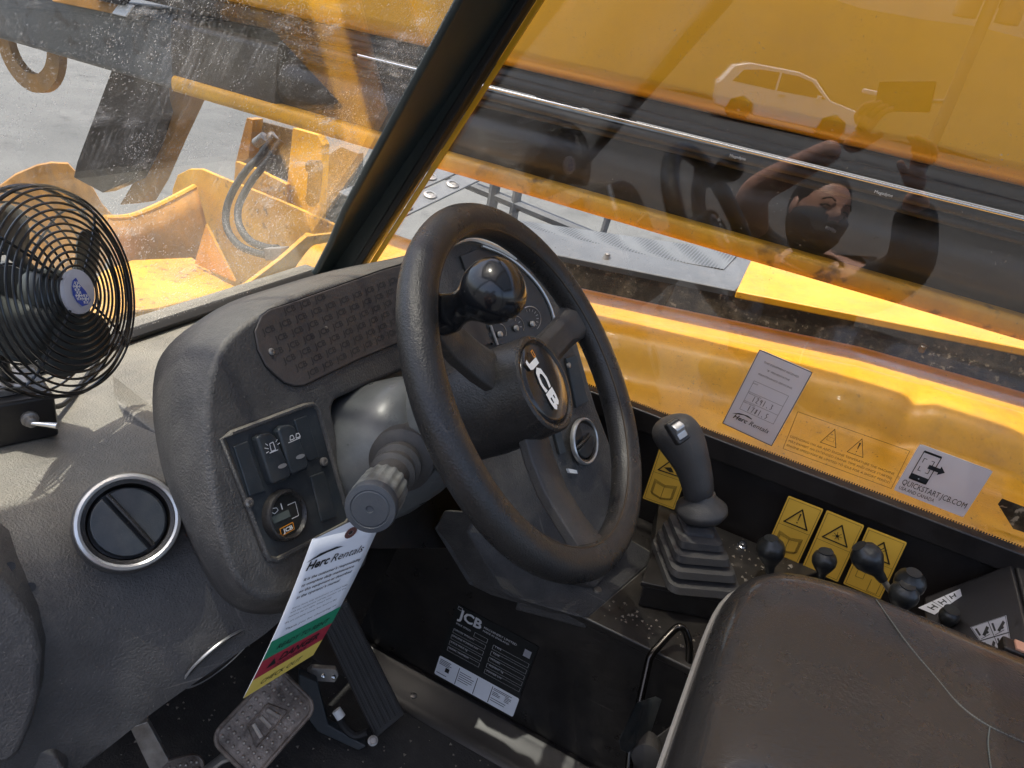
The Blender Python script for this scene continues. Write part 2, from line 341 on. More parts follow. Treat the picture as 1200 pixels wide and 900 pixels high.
# ------------------------------------------------------------------ printing helpers
_tc = {}
def glyphs(s, bold=0, shear=0):
    k = (s, bold, shear)
    if k not in _tc:
        cu = bpy.data.curves.new('t', 'FONT'); cu.body = s; cu.size = 1; cu.offset = bold; cu.shear = shear; cu.resolution_u = 2
        cu.align_x = 'LEFT'
        o = bpy.data.objects.new('t', cu); me = o.to_mesh()
        vs = [v.co.copy() for v in me.vertices]; fs = [tuple(p.vertices) for p in me.polygons]
        o.to_mesh_clear(); bpy.data.objects.remove(o); bpy.data.curves.remove(cu)
        if vs:
            x0 = min(v.x for v in vs); x1 = max(v.x for v in vs)
            vs = [V((v.x-x0, v.y, 0)) for v in vs]; wd_ = x1-x0
        else: wd_ = 1
        _tc[k] = (vs, fs, wd_)
    return _tc[k]
class Quad:
    """a flat or gently curved print surface: corners top-left, top-right, bottom-right, bottom-left; u right, v down, both 0..1"""
    def __init__(s, tl, tr, br, bl, fn=None):
        s.c = [V(x) for x in (tl, tr, br, bl)]; s.W = ((s.c[1]-s.c[0]).length+(s.c[2]-s.c[3]).length)/2
        s.H = ((s.c[3]-s.c[0]).length+(s.c[2]-s.c[1]).length)/2
        n = (s.c[3]-s.c[0]).cross(s.c[1]-s.c[0]).normalized()
        if n.dot(s.c[0]) > 0: n = -n
        s.n = n; s.fn = fn
    def at(s, u, v, k=.0004):
        a, b, c, d = s.c; p = (a*(1-u)+b*u)*(1-v)+(d*(1-u)+c*u)*v
        if s.fn: p = p+s.n*s.fn(u, v)
        return p+s.n*k
    def poly(s, mb, uv, k=.0004): mb.add([s.at(u, v, k) for u, v in uv], [tuple(range(len(uv)))])
    def rect(s, mb, u0, v0, u1, v1, k=.0004): s.poly(mb, [(u0, v0), (u1, v0), (u1, v1), (u0, v1)], k)
    def line(s, mb, pts, wdt, k=.0004, closed=False):
        """pts in uv, wdt in metres"""
        if closed: pts = pts+[pts[0]]
        for (a, b) in zip(pts, pts[1:]):
            dx = (b[0]-a[0])*s.W; dy = (b[1]-a[1])*s.H; l = math.hypot(dx, dy) or 1
            ex = dx/l*wdt/2; ey = dy/l*wdt/2
            q = [(a[0]*s.W-ex-ey, a[1]*s.H-ey+ex), (b[0]*s.W+ex-ey, b[1]*s.H+ey+ex), (b[0]*s.W+ex+ey, b[1]*s.H+ey-ex), (a[0]*s.W-ex+ey, a[1]*s.H-ey-ex)]
            s.poly(mb, [(x/s.W, y/s.H) for x, y in q], k)
    def frame(s, mb, u0, v0, u1, v1, wdt, k=.0004): s.line(mb, [(u0, v0), (u1, v0), (u1, v1), (u0, v1)], wdt, k, True)
    def text(s, mb, t, u, v, h, width=None, bold=0, shear=0, k=.0004, align='L', vert=False, rot=0):
        """baseline at v, cap height h (fraction of H); width as a fraction of W"""
        vs, fs, wd0 = glyphs(t, bold, shear); sc = h*s.H/.70
        sx = sc if width is None else width*s.W/wd0
        if align == 'C': u = u-wd0*sx/s.W/2
        cr, sr = math.cos(rot), math.sin(rot)
        out = []
        for p in vs:
            x = p.x*sx; y = -p.y*sc; x, y = x*cr-y*sr, x*sr+y*cr
            out.append(s.at(u+x/s.W, v+y/s.H, k))
        mb.add(out, fs)
    def circle(s, mb, u, v, r, k=.0004, seg=20, sy=1): s.poly(mb, [(u+r*math.cos(6.2832*i/seg)/s.W, v+sy*r*math.sin(6.2832*i/seg)/s.H) for i in range(seg)], k)
    def ring(s, mb, u, v, r, wdt, a0=0, a1=6.2832, seg=20, k=.0004): s.line(mb, [(u+r*math.cos(a0+(a1-a0)*i/seg)/s.W, v+r*math.sin(a0+(a1-a0)*i/seg)/s.H) for i in range(seg+1)], wdt, k)
    def slab(s, thick=.0005, r=.0, u0=0, v0=0, u1=1, v1=1, k=0):
        pts = []
        if r:
            for (cu, cv, a0) in ((u1-r/s.W, v0+r/s.H, -90), (u1-r/s.W, v1-r/s.H, 0), (u0+r/s.W, v1-r/s.H, 90), (u0+r/s.W, v0+r/s.H, 180)):
                for i in range(5):
                    a = math.radians(a0+22.5*i); pts.append((cu+r*math.cos(a)/s.W, cv+r*math.sin(a)/s.H))
        else: pts = [(u0, v0), (u1, v0), (u1, v1), (u0, v1)]
        return MB().prism([s.at(u, v, k) for u, v in pts], -s.n*thick)

# ================================================================== SETTING OUTSIDE
GZ = -2.0
g = MB(); g.add([(-400, -400, GZ), (400, -400, GZ), (400, 400, GZ), (-400, 400, GZ)], [(0, 1, 2, 3)])
obj('ground', g, 'ground', kind='structure')
ya = MB(); ya.add([(-200, -200, GZ+.010), (200, -200, GZ+.010), (200, -.9, GZ+.010), (-200, -.9, GZ+.010)], [(0, 1, 2, 3)])  # unseen yard, kept dark and near to darken the pane's reflection
M['asphalt'] = mat('asphalt', (.052, .050, .046), .9, var=.3, vs=1.2, bump=.6, bs=60)
obj('asphalt_yard', ya, 'asphalt', kind='structure')
# ---- the boom along the right side of the cab
UX, UY, UZ = V((1, 0, 0)), V((0, 1, 0)), V((0, 0, 1))
boom = thing('telescopic_boom', 'long yellow telescopic boom with dark lower section running outside the right window', 'boom', (.0, 1.5, -.34))
def rounded_profile(y0, y1, z0, z1, r, n=6):
    pts = []
    for cy, cz, a0 in ((y0+r, z0+r, 180), (y1-r, z0+r, 270), (y1-r, z1-r, 0), (y0+r, z1-r, 90)):
        for i in range(n+1):
            a = math.radians(a0+90*i/n); pts.append((cy+r*math.cos(a), cz+r*math.sin(a)))
    return pts
def beam(x0, x1, prof, nx=2):
    return MB().loft([[V((x0+(x1-x0)*i/nx, y, z)) for y, z in prof] for i in range(nx+1)])
obj('outer_section', beam(-1.75, 2.2, rounded_profile(1.35, 1.75, -.107, .42, .035)), 'boom_yellow', boom)
obj('wear_strip', beam(-1.75, 2.2, rounded_profile(1.40, 1.80, -.150, -.1085, .008, 2)), 'boom_dark', boom)
obj('lower_section', beam(-1.25, 2.2, rounded_profile(1.40, 1.74, -.312, -.185, .055)), 'boom_dark', boom)
obj('lower_glow_flange', beam(-1.55, 2.2, rounded_profile(1.383, 1.76, -.335, -.298, .012, 4)), 'yellow_worn', boom)  # flange enlarged so its yellow stands in for the amber glow
obj('inner_section', beam(-3.9, -1.55, rounded_profile(1.41, 1.76, -.338, -.165, .02)), 'boom_grey', boom)
obj('wear_collar', beam(-1.56, -1.24, rounded_profile(1.395, 1.77, -.333, -.17, .02)), 'boom_dark', boom)
for i, (yy, zz, r) in enumerate(((1.375, -.134, .009), (1.372, -.163, .009), (1.395, -.182, .009))):
    pts = [V((-1.2+3.2*k/14, yy+.004*math.sin(k*1.3+i), zz+.003*math.sin(k*.9+2*i))) for k in range(15)]
    ho = obj('hose', MB().tube(pts, r, 12), 'hose', boom)
    if i == 1: q = None
# hose print
hq = Quad(V((-.3, 1.361, -.157)), V((1.2, 1.361, -.157)), V((1.2, 1.361, -.168)), V((-.3, 1.361, -.168)))
mb = MB()
for k in range(6): hq.text(mb, 'Megadyne', .06+k*.16, .75, .45, k=.001)
obj('hose_lettering', mb, 'faint', boom)
# bright polished ram rod between hoses
obj('ram_rod', MB().tube([V((-1.0, 1.365, -.150)), V((2.1, 1.365, -.150))], .003, 12), 'chrome', boom)

# ---- bonnet on the far side
def quadz(p): return [V(x) for x in p]
hood = thing('engine_bonnet', 'yellow engine bonnet lying beyond the boom', 'bonnet', (.3, 2.2, -.6))
def hl(px, py, Y=1.95): return wy(px, py, Y)
A = [hl(600, 289), hl(650, 300), hl(800, 329), hl(863, 341)]
Bq = [hl(863, 341), hl(1000, 368), hl(1200, 408), hl(1300, 428)]
back = V((-.04, .75, .05))
obj('bonnet_top', MB().prism([Bq[0], Bq[1], Bq[2], Bq[3], Bq[3]+back, Bq[2]+back, Bq[1]+back, Bq[0]+back], V((0, 0, -.02))), 'yellow', hood, bevel=.004)
obj('side_panel', MB().prism([p+V((0, .004, -.005)) for p in (A[0], A[1], A[2], Bq[0], Bq[1], Bq[2], Bq[3])]+[p+V((0, .004, -.55)) for p in (Bq[3], Bq[0], A[0])], V((0, .02, 0))), 'dirt_dark', hood)
cover = thing('engine_cover', 'grey plastic cover with perforated grille and bolts, between boom and yellow bonnet', 'cover', (-.3, 2.1, -.6))
p0 = A[0]; p1 = Bq[0]
cq = Quad(wz(560, 251, p0.z+.02), wz(905, 300, p1.z+.02), p1+V((-.004, 0, 0)), A[0]+V((-.02, 0, 0)))
obj('cover_rim', cq.slab(.02), 'hood_grey', cover, bevel=.004)
gm = mat('perforated_sheet', (.085, .088, .09), .5)
_n = gm.node_tree; _v = _n.nodes.new('ShaderNodeTexVoronoi'); _v.inputs['Scale'].default_value = 105; _v.inputs['Randomness'].default_value = 0
_c = _n.nodes.new('ShaderNodeTexCoord'); _n.links.new(_c.outputs['Object'], _v.inputs['Vector'])
_r = _n.nodes.new('ShaderNodeMapRange'); _r.inputs['From Min'].default_value = .30; _r.inputs['From Max'].default_value = .42; _n.links.new(_v.outputs['Distance'], _r.inputs['Value'])
_x = _n.nodes.new('ShaderNodeMix'); _x.data_type = 'RGBA'; _x.inputs[6].default_value = (.012, .012, .012, 1); _x.inputs[7].default_value = (.13, .135, .135, 1)
_n.links.new(_r.outputs[0], _x.inputs['Factor']); _n.links.new(_x.outputs[2], _n.nodes['Principled BSDF'].inputs['Base Color'])
obj('grille', cq.slab(.004, .0, .03, .06, .90, .60, .005), gm, cover, bevel=.001)
for (px, py) in ((711, 302), (837, 327)):
    c = wz(px, py, (p0.z+p1.z)/2+.006); obj('bolt', MB().lathe(c, UZ, [(.013, -.01), (.013, 0), (.009, .005), (.009, .012), (.006, .014)], 12), 'steel', cover)
# ---- yard beyond: steps and hand rails
stp = thing('access_steps', 'perforated grey metal step treads beyond the windscreen pillar', 'steps', (-2.6, 3.6, -1.6))
for i in range(3):
    a = wy(478+i*26, 200+i*9, 3.4)
    u = V((.9, .1, -.14)).normalized(); v = V((.12, .9, .2)).normalized()
    b = MB().box(a, u, v, u.cross(v), .05, .45, .006); obj('tread', b, 'hood_grey', stp, bevel=.004)
    for k in range(5):
        c = a+v*(-.36+.18*k)-u.cross(v)*(-.008)
        obj('tread_hole', MB().lathe(c, u.cross(v), [(.034, -.002), (.034, .006), (.020, .010), (.018, .004)], 12), 'steel', stp)
for (a, b, r, nm) in (((500, 196), (800, 320), .03, 'rail'), ((560, 205), (760, 265), .022, 'rail'), ((520, 178), (700, 232), .018, 'rail'), ((583, 200), (575, 250), .035, 'post'), ((610, 205), (600, 262), .03, 'post'), ((718, 238), (706, 275), .02, 'post'), ((745, 250), (770, 262), .02, 'rail')):
    obj(nm, MB().tube([wy(*a, 4.0), wy(*b, 4.0)], r, 8), 'hood_grey', stp)
# parked pale trailers seen in the slit above the hoses
tr = thing('box_trailer', 'white box trailer glimpsed in the slit between the boom and its hoses', 'trailer', (-4, 15, GZ))
for i, (x0, x1) in enumerate(((-8, -3.2), (-3.1, 1.8), (1.9, 8))):
    obj('wall_panel', MB().box((.5*(x0+x1), 15, GZ+1.5), UX, UY, UZ, (x1-x0)/2-.03, .05, .8), 'bldg', tr)
obj('underframe', MB().box((0, 15, GZ+.62), UX, UY, UZ, 8, .2, .06), 'black', tr)
for x in (-6, -4.8, 5, 6.2):
    obj('wheel', MB().lathe((x, 15.1, GZ+.5), UY, [(.1, -.15), (.3, -.15), (.5, -.12), (.5, .12), (.3, .15)], 20), 'tyre', tr)

# ---- yellow chassis side under the right window
def chassis():
    # cross profile (y, z) measured at two stations along the rail
    pa_ = [(1.088, -.63), (1.089, -.585), (1.10, -.560), (1.135, -.546), (1.165, -.537), (1.185, -.522), (1.205, -.499), (1.225, -.482), (1.25, -.475), (1.28, -.474), (1.31, -.476), (1.335, -.487), (1.36, -.490), (1.40, -.491), (1.45, -.492), (1.475, -.490), (1.485, -.53), (1.49, -.8)]
    pb_ = [(1.088, -.63), (1.089, -.585), (1.10, -.560), (1.165, -.531), (1.215, -.508), (1.228, -.494), (1.240, -.473), (1.254, -.456), (1.28, -.444), (1.305, -.440), (1.33, -.441), (1.345, -.452), (1.37, -.452), (1.41, -.453), (1.45, -.455), (1.475, -.453), (1.485, -.50), (1.49, -.8)]
    A_ = smooth([V((*p, 0)) for p in pa_], 3); B_ = smooth([V((*p, 0)) for p in pb_], 3)
    rows = []
    for i in range(161):
        x = -.95+2.15*i/160; t = max(-1.2, min(1.9, (x+.22)/.33)); row = []
        for a_, b_ in zip(A_, B_):
            p = a_.lerp(b_, t) if t <= 1 else b_+(b_-a_)*(t-1)*.35
            y, z = p.x, p.y
            on = max(0, 1-abs(y-1.255)/.075)**.5 if abs(y-1.255) < .075 else 0
            g_ = -.016*math.exp(-((x-.205-.18*(y-1.255))/.014)**2)*on
            e = 1/(1+math.exp(-(x-.375+.3*(y-1.27))/.010)); g_ -= e*.022*on
            row.append(V((x, y, z+g_)))
        rows.append(row)
    return MB().grid(rows)
cs = thing('chassis_rail', 'yellow pressed steel chassis side just outside the right window', 'chassis', (0, 1.3, -.6))
obj('pressing', chassis(), 'yellow', cs, angle=60)
for (px, py) in ((914, 405), (980, 420), (962, 430), (1082, 402)):
    c = wy(px, py+4, 1.39); obj('plug', MB().lathe(c, V((0, -.3, 1)), [(.006, -.01), (.006, .002), (.004, .003)], 10), 'boom_dark', cs)
hole = [wy(1172, 588, 1.13), wy(1203, 600, 1.13), wy(1214, 625, 1.13), wy(1190, 617, 1.13)]
obj('slot', MB().prism([p+V((0, 0, .006)) for p in hole], V((0, .003, -.012))), 'dirt_dark', cs)

# ---- the yellow attachment ahead, seen through the windscreen
at = thing('loader_bucket', 'yellow open bucket attachment seen through the dirty windscreen', 'bucket', (-2.9, 2.3, -1.6))
K = 1.5; XL = -1.3*K
lip = [wx(*p, XL) for p in ((60, 420), (100, 382), (155, 366), (187, 363), (267, 343), (290, 333), (330, 303), (360, 277), (420, 270), (470, 300), (430, 345), (300, 385), (155, 425), (60, 460))]
obj('front_lip', MB().prism(lip, V((-.02, 0, 0))), 'yellow_worn', at, bevel=.003)
fl = [wz(*p, -.98*K) for p in ((60, 400), (120, 318), (155, 305), (225, 302), (262, 330), (300, 345), (330, 360), (155, 460), (40, 460))]
obj('floor_plate', MB().prism(fl, V((0, 0, -.02))), 'yellow_worn', at)
YB = 2.1*K
bw = [wy(*p, YB) for p in ((202, 222), (208, 205), (222, 198), (236, 198), (262, 209), (330, 236), (391, 263), (470, 293), (470, 370), (290, 362), (225, 330), (200, 300))]
obj('back_wall', MB().prism(bw, V((0, .025, 0))), 'yellow_worn', at, bevel=.004)
lw_ = [wy(228, 221, 2.08*K), wy(200, 236, 1.95*K), wy(175, 248, 1.83*K), wy(150, 257, 1.7*K), wy(123, 258, 1.6*K)]
rows = []
for k in range(6):
    t = k/5; rows.append([p+V((.15*math.sin(t*1.6)*(1-i*.03), -.03*t, -.5*t)) for i, p in enumerate(smooth(lw_, 4))])
mbw = MB().grid(rows)
lwall = obj('side_wall', mbw, 'orange', at); m_ = lwall.modifiers.new('s', 'SOLIDIFY'); m_.thickness = .02
obj('top_edge', MB().tube([p+V((0, 0, .008)) for p in lw_], .019, 8, sub=4), 'yellow', at)
# left horn of the bucket
hn = [wy(*p, (1.9)*K) for p in ((0, 218), (18, 205), (44, 194), (60, 191), (80, 192), (92, 205), (110, 222), (120, 240), (140, 262), (120, 320), (0, 330))]
obj('side_plate', MB().prism(hn, V((-.03, .02, 0))), 'orange', at, bevel=.003)
obj('gusset', MB().prism([wz(241, 263, -.80*K), wz(228, 309, -.97*K), wz(275, 330, -.96*K)], V((.0, .012, .004))), 'yellow', at)
obj('rib', MB().prism([wy(358, 273, 1.9*K), wy(372, 276, 1.9*K), wy(300, 345, 1.5*K), wy(290, 333, 1.5*K)], V((0, .012, 0))), 'yellow', at)
hs = [[(322, 160), (303, 185), (290, 198), (273, 224), (265, 248), (267, 270), (281, 288), (303, 297), (320, 300)],
      [(330, 165), (315, 188), (300, 205), (287, 225), (279, 245), (281, 265), (293, 282), (312, 290), (325, 291)]]
for h in hs: obj('hose', MB().tube([wy(*p, (1.85-.03*i)*K) for i, p in enumerate(h)], .0172, 10, sub=5), 'hose', at)
c = wy(325, 297, 1.6*K); obj('hose_clamp', MB().box(c, V((.8, .3, .2)).normalized(), V((-.2, 0, .97)).normalized(), V((.1, .95, 0)).normalized(), .039, .027, .024), 'steel', at, bevel=.003)
for k in range(2): obj('hose', MB().tube([wy(330+6*k, 300-4*k, 1.62*K), wy(338+6*k, 315, 1.6*K), wy(340+6*k, 345, 1.55*K)], .015, 10, sub=4), 'hose', at)
br = [wx(*p, XL+.025) for p in ((263, 346), (268, 343), (286, 340), (289, 343), (290, 352), (264, 366))]
obj('bracket', MB().prism(br, V((.01, 0, 0))), 'black', at, bevel=.003)
# upright carriage pieces
cr = thing('fork_carriage', 'yellow upright carriage plates with chain lugs behind the bucket', 'carriage', (-3.4, 3.4, -1.3))
def plate0(px, Y, th, m_, nm, par, bv=.003): return obj(nm, MB().prism([wy(*p, Y*K) for p in px], V((0, th, 0))), m_, par, bevel=bv)
plate0([(289, 138), (297, 140), (291, 186), (282, 192), (275, 194)], 2.25, .08, 'orange', 'upright', cr)
plate0([(343, 150), (372, 158), (378, 170), (374, 258), (334, 240)], 2.2, .06, 'yellow_worn', 'upright', cr)
plate0([(276, 189), (300, 198), (336, 216), (336, 240), (274, 213)], 2.18, .03, 'yellow_worn', 'cross_plate', cr)
plate0([(297, 140), (344, 152), (336, 212), (296, 196)], 2.35, .02, 'dirt_dark', 'back_plate', cr)
plate0([(361, 195), (366, 188), (372, 188), (375, 196), (372, 226), (370, 238), (364, 242), (358, 236)], 2.1, .03, 'boom_grey', 'chain_lug', cr)
for (px, py) in ((366, 196), (366, 234)):
    obj('lug_pin', MB().lathe(wy(px, py, 2.09*K), UY, [(.012, -.018), (.033, -.018), (.039, 0), (.033, .006)], 14), 'boom_dark', cr)
for a, b in (((300, 168), (310, 160)), ((316, 158), (322, 166))):
    obj('fitting', MB().tube([wy(*a, 2.1*K), wy(*b, 2.1*K)], .027, 10), 'steel', cr)
plate0([(378, 185), (400, 172), (420, 180), (418, 240), (392, 262), (372, 250)], 2.4, .05, 'boom_grey', 'guide_plate', cr)
def plate(px, Y, th, m_, nm, par, bv=.003): return obj(nm, MB().prism([wy(*p, Y) for p in px], V((0, th, 0))), m_, par, bevel=bv)
# hydraulic arm with eye and slanted link at the left
arm = thing('tilt_link', 'dark slanted link plate with orange edge hanging under the boom nose', 'link plate', (-2.6, 2, -.6))
plate([(138, 62), (182, 74), (186, 118), (190, 132), (178, 170), (158, 210), (120, 226), (86, 208), (90, 190)], 1.62, .05, 'boom_dark', 'link_plate', arm)
plate([(196, 85), (232, 95), (200, 165), (180, 212), (165, 238), (140, 240), (157, 212), (178, 170), (190, 132)], 1.66, .06, 'orange', 'edge_plate', arm)
eye = thing('lifting_eye', 'orange ring shaped eye at the left edge under the boom nose', 'lifting eye', wy(38, 62, 1.5))
rg = []
cc = wy(36, 50, 1.5)
R0 = (wy(38, 106, 1.5)-wy(36, 50, 1.5)).length; R1 = (wy(37, 85, 1.5)-wy(36, 50, 1.5)).length
prof = [(R1, -.012), (R0, -.012), (R0, .012), (R1, .012)]
u, v = frame(UY)
rings = [[cc+UY*h+(u*math.cos(2*math.pi*k/40)+v*math.sin(2*math.pi*k/40))*r for r, h in prof] for k in range(40)]
obj('ring', MB().grid(rings, True, True), 'orange', eye)
plate([(60, 0), (135, -6), (141, 14), (132, 16), (62, 2)], 1.38, .02, 'orange', 'nose_plate', boom)
plate([(140, 2), (157, 6), (147, 20), (130, 16)], 1.375, .006, 'white', 'reflector', boom)
plate([(104, -2), (135, -8), (150, -6), (140, 6)], 1.36, .02, 'black', 'stay', boom)

# ================================================================== CAB SHELL
YW = 1.08
WS0 = V((-.84, YW, -.535)); WD = V((.495, 0, .869)); WN = V((.869, 0, -.495))    # windscreen plane
def wsp(px, py, k=0): return wp(px, py, WS0, WN)+WN*k
fl = MB().prism([(-.95, -.02, -1.02), (1.5, -.02, -1.02), (1.5, 1.13, -1.02), (-.95, 1.13, -1.02)], (0, 0, -.05))
obj('cab_floor', fl, 'floor', kind='structure')
wl = MB().prism([(-.84, YW, -.575), (1.5, YW, -.575), (1.5, YW, -1.02), (-.84, YW, -1.02)], (0, .03, 0))
obj('cab_side_wall', wl, 'black_wall', kind='structure')
ll = MB().prism([(-.84, YW-.012, -.537), (1.5, YW-.012, -.537), (1.5, YW-.012, -.574), (-.84, YW-.012, -.574)], (0, .022, 0))
obj('wall_top_trim', ll, 'black_wall', kind='structure', bevel=.003)
fw = MB().prism([(-.86, -.02, -.53), (-.86, YW, -.53), (-.80, YW, -1.02), (-.80, -.02, -1.02)], (-.03, 0, 0))
obj('cab_front_wall', fw, 'black', kind='structure')
ROOFZ = .52
M['headliner'] = mat('grey_headliner', (.32, .32, .31), .8)  # unseen lining, made pale to bounce light into the cab
M['roof_pane'] = glass('tinted_roof_pane', tint=(.62, .62, .61), dirt=.3, film=.03)  # tint invented to let softened sun in from above
roof = thing('roof_guard', 'unseen cab roof frame, overhang and window tint shaped for the sunlight, guard bars overhead', 'roof', (.3, .5, ROOFZ))
for (x0, x1, y0, y1) in ((-.885, -.80, -.10, 1.16), (1.2, 1.5, -.10, 1.16), (-.80, 1.2, -.10, .02), (-.80, 1.2, 1.06, 1.16), (.0, .06, .02, 1.06)):  # unseen roof; long front overhang added to keep sun off the console
    obj('roof_frame', MB().prism([(x0, y0, ROOFZ), (x1, y0, ROOFZ), (x1, y1, ROOFZ), (x0, y1, ROOFZ)], (0, 0, .05)), 'headliner', roof)
obj('pane', MB().prism([(-.80, .02, ROOFZ+.02), (1.2, .02, ROOFZ+.02), (1.2, 1.06, ROOFZ+.02), (-.80, 1.06, ROOFZ+.02)], (0, 0, .006)), 'roof_pane', roof)
for k in range(9):
    y = .12+k*.11; obj('guard_bar', MB().tube([(-.84, y, ROOFZ+.10), (-.60, y, ROOFZ+.13), (-.42, y, ROOFZ+.12)], .007, 8), 'black', roof)
# windscreen
ws = thing('windscreen', 'dirty sloping windscreen with smears of dust', 'windscreen', WS0+V((0, -.5, 0)))
top = WS0+WD*1.18
wq = [V((WS0.x, -.02, WS0.z)), V((WS0.x, YW-.03, WS0.z)), V((top.x, YW-.03, top.z)), V((top.x, -.02, top.z))]
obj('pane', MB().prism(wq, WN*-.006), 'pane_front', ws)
s0 = V((WS0.x, -.02, WS0.z))+WD*.012; s1 = V((WS0.x, YW, WS0.z))+WD*.012
obj('seal', MB().prism([s0+WN*.012, s1+WN*.012, s1+WD*.042+WN*.012, s0+WD*.042+WN*.012], -WN*.018), 'seal', ws, bevel=.003)
# side window
sw = thing('side_window', 'right side window pane with a dotted frit edge along the black trim', 'window', (.3, YW, -.53))
obj('pane', MB().prism([(-.80, YW+.004, -.556), (1.5, YW+.004, -.556), (1.5, YW+.004, ROOFZ), (-.2, YW+.004, ROOFZ)], (0, .005, 0)), 'pane_side', sw)
fr = MB()
for k in range(620):
    x = -.75+k*.0036; c = V((x, YW+.0035, -.5335))
    fr.add([c+V((-.0012, 0, 0)), c+V((0, 0, .0012)), c+V((.0012, 0, 0)), c+V((0, 0, -.0035))], [(0, 1, 2, 3)])
obj('frit_dots', fr, 'seal', sw, kind='stuff')
# pillar
pl = thing('cab_pillar', 'dark green black front cab pillar leaning between windscreen and side window', 'pillar', WS0)
a0 = wsp(352, 333); a1 = wsp(368, 316); a2 = wsp(384, 285); a3 = wsp(400, 245); a4 = wsp(533, 0); a5 = wsp(590, -105)
def along(p, t, y): return V((p.x, y, p.z))
left = [p+WN*.010 for p in (a0, a1, a2, a3, a4, a5)]
right = []
for p in left: right.append(V((p.x, YW-.004, p.z)))
mb = MB().prism(left+right[::-1], -WN*.014)
obj('pillar_face', mb, 'pillar', pl, bevel=.006)
# stepped rubber seal and outer return along the rear edge of the pillar
def strip(d0, d1, y0, th, m_, nm, t0=0, t1=1.3, bv=.003):
    b0 = V((WS0.x, y0, WS0.z))+WD*t0; b1 = V((WS0.x, y0, WS0.z))+WD*t1
    return obj(nm, MB().prism([b0+UX*d0, b0+UX*d1, b1+UX*(d1-.051*t1), b1+UX*(d0-.051*t1)], V((0, th, 0))), m_, pl, bevel=bv)
strip(.0, .062, YW-.012, .03, 'pillar', 'rear_return')
strip(.050, .066, YW-.020, .02, 'seal', 'edge_seal')
strip(.069, .080, YW-.002, .004, 'boom_yellow', 'outer_trim', .02)
g0 = wsp(423, 224, .003); obj('release_pin', MB().tube([g0, g0+WD*-.06+V((0, -.01, 0))], .004, 8), 'pillar', pl)
# door side frame (behind the camera, shows in the reflections)
df = thing('door_frame', 'black tubular frame of the open cab door', 'door frame', (.0, -.03, -1.02))
obj('front_post', MB().tube([(-.82, -.03, -1.0), (-.84, -.03, -.5), (-.25, -.03, .5)], .03, 10), 'pillar', df)
obj('rear_post', MB().tube([(.75, -.03, -1.0), (.80, -.03, -.3), (.72, -.03, .5)], .03, 10), 'pillar', df)
rwl = MB().prism([(1.42, -.02, -1.02), (1.42, YW, -1.02), (1.42, YW, -.45), (1.42, -.02, -.45)], (.03, 0, 0))
obj('cab_rear_wall', rwl, 'black_wall', kind='structure')

# ================================================================== RIGHT CONSOLE
cons = thing('side_console', 'black floor console right of the seat carrying the joystick and data plate', 'console', (-.1, .95, -1.02))
YP = .80
Zl = wy(692, 733, YP).z
xe = wy(520, 640, YP).x
obj('side_panel', MB().prism([(-.50, YP, -1.018), (1.2, YP, -1.018), (1.2, YP, Zl), (-.20, YP, Zl), (-.42, YP, Zl+.05)], (0, .02, 0)), 'black', cons)
obj('ledge', MB().prism([(-.16, YP-.004, Zl), (1.2, YP-.004, Zl), (1.2, YW-.002, Zl), (-.16, YW-.002, Zl)], (0, 0, .012)), 'black', cons, bevel=.003)
Zp = -.69
pA = wz(751, 682, Zp); pB = wz(842, 701, Zp)
plt = [wz(*p, Zp) for p in ((751, 682), (842, 701), (895, 712), (900, 690))]+[V((.16, YW-.006, Zp)), V((-.11, YW-.006, Zp)), wz(766, 640, Zp)]
obj('joystick_plate', MB().prism(plt, V((0, 0, -.008))), 'black', cons, bevel=.002)
bxp = [p+V((.006 if i == 0 else 0, .004, -.0085)) for i, p in enumerate(plt)]
obj('console_box', MB().prism(bxp, V((0, 0, Zl-Zp+.022))), 'black', cons, bevel=.002)
obj('plate_bolt', MB().lathe(wz(869, 641, Zp), UZ, [(.009, 0), (.009, .003), (.006, .004), (.006, .009), (.004, .010)], 6), 'chrome', cons)
obj('plate_bolt', MB().lathe(wz(748, 742, Zl), V((0, -1, .3)), [(.005, -.01), (.005, .002), (.003, .003)], 8), 'steel', cons)
# floor sill rail
sil = thing('floor_rail', 'rounded dark rail along the floor below the data plate', 'rail', (-.2, .76, -1.02))
pr_ = [(.799, -1.0195), (.799, -1.0), (.790, -.997), (.781, -1.0), (.768, -1.0095), (.745, -1.0115), (.735, -1.0155), (.729, -1.0195)]
obj('rail_moulding', beam(-.62, 1.2, pr_), 'sill', sil, bevel=.0015)
for x_ in (-.35, .05, .4): obj('rail_screw', MB().lathe((x_, .757, -1.0105), UZ, [(.006, -.002), (.006, .001), (.004, .002)], 10), 'steel', sil)
# data plate
dp = thing('data_plate', 'black data plate with pale table strip on the dark panel below the steering wheel', 'data plate', wy(570, 775, YP))
c4 = [wy(*p, YP-.002) for p in ((535, 707), (631, 758), (601, 840), (509, 789))]
DQ = Quad(*c4)
obj('plate', DQ.slab(.001), 'face', dp)
mb = MB(); DQ.text(mb, 'JCB', .06, .155, .115, width=.29, bold=.03)
DQ.frame(mb, .035, .02, .085, .055, .0006)
for i in range(5):
    v = .22+i*.085; DQ.frame(mb, .06 if i else .30, v, .46, v+.055, .0004)
    DQ.text(mb, ['MAX SPEED', 'GROSS WEIGHT', 'ENGINE POWER kW', 'AXLE MAX kg', 'SERIAL NUMBER'][i], .07, v+.02, .022)
    DQ.frame(mb, .54, v+.03, .97, v+.085, .0004); DQ.text(mb, ['TYPE', 'YEAR', 'MODEL', 'WEIGHT kg', 'POWER kW'][i], .56, v+.052, .022)
DQ.text(mb, 'MACHINERY LIMITED', .38, .12, .026); DQ.text(mb, 'MADE IN ENGLAND', .38, .16, .022)
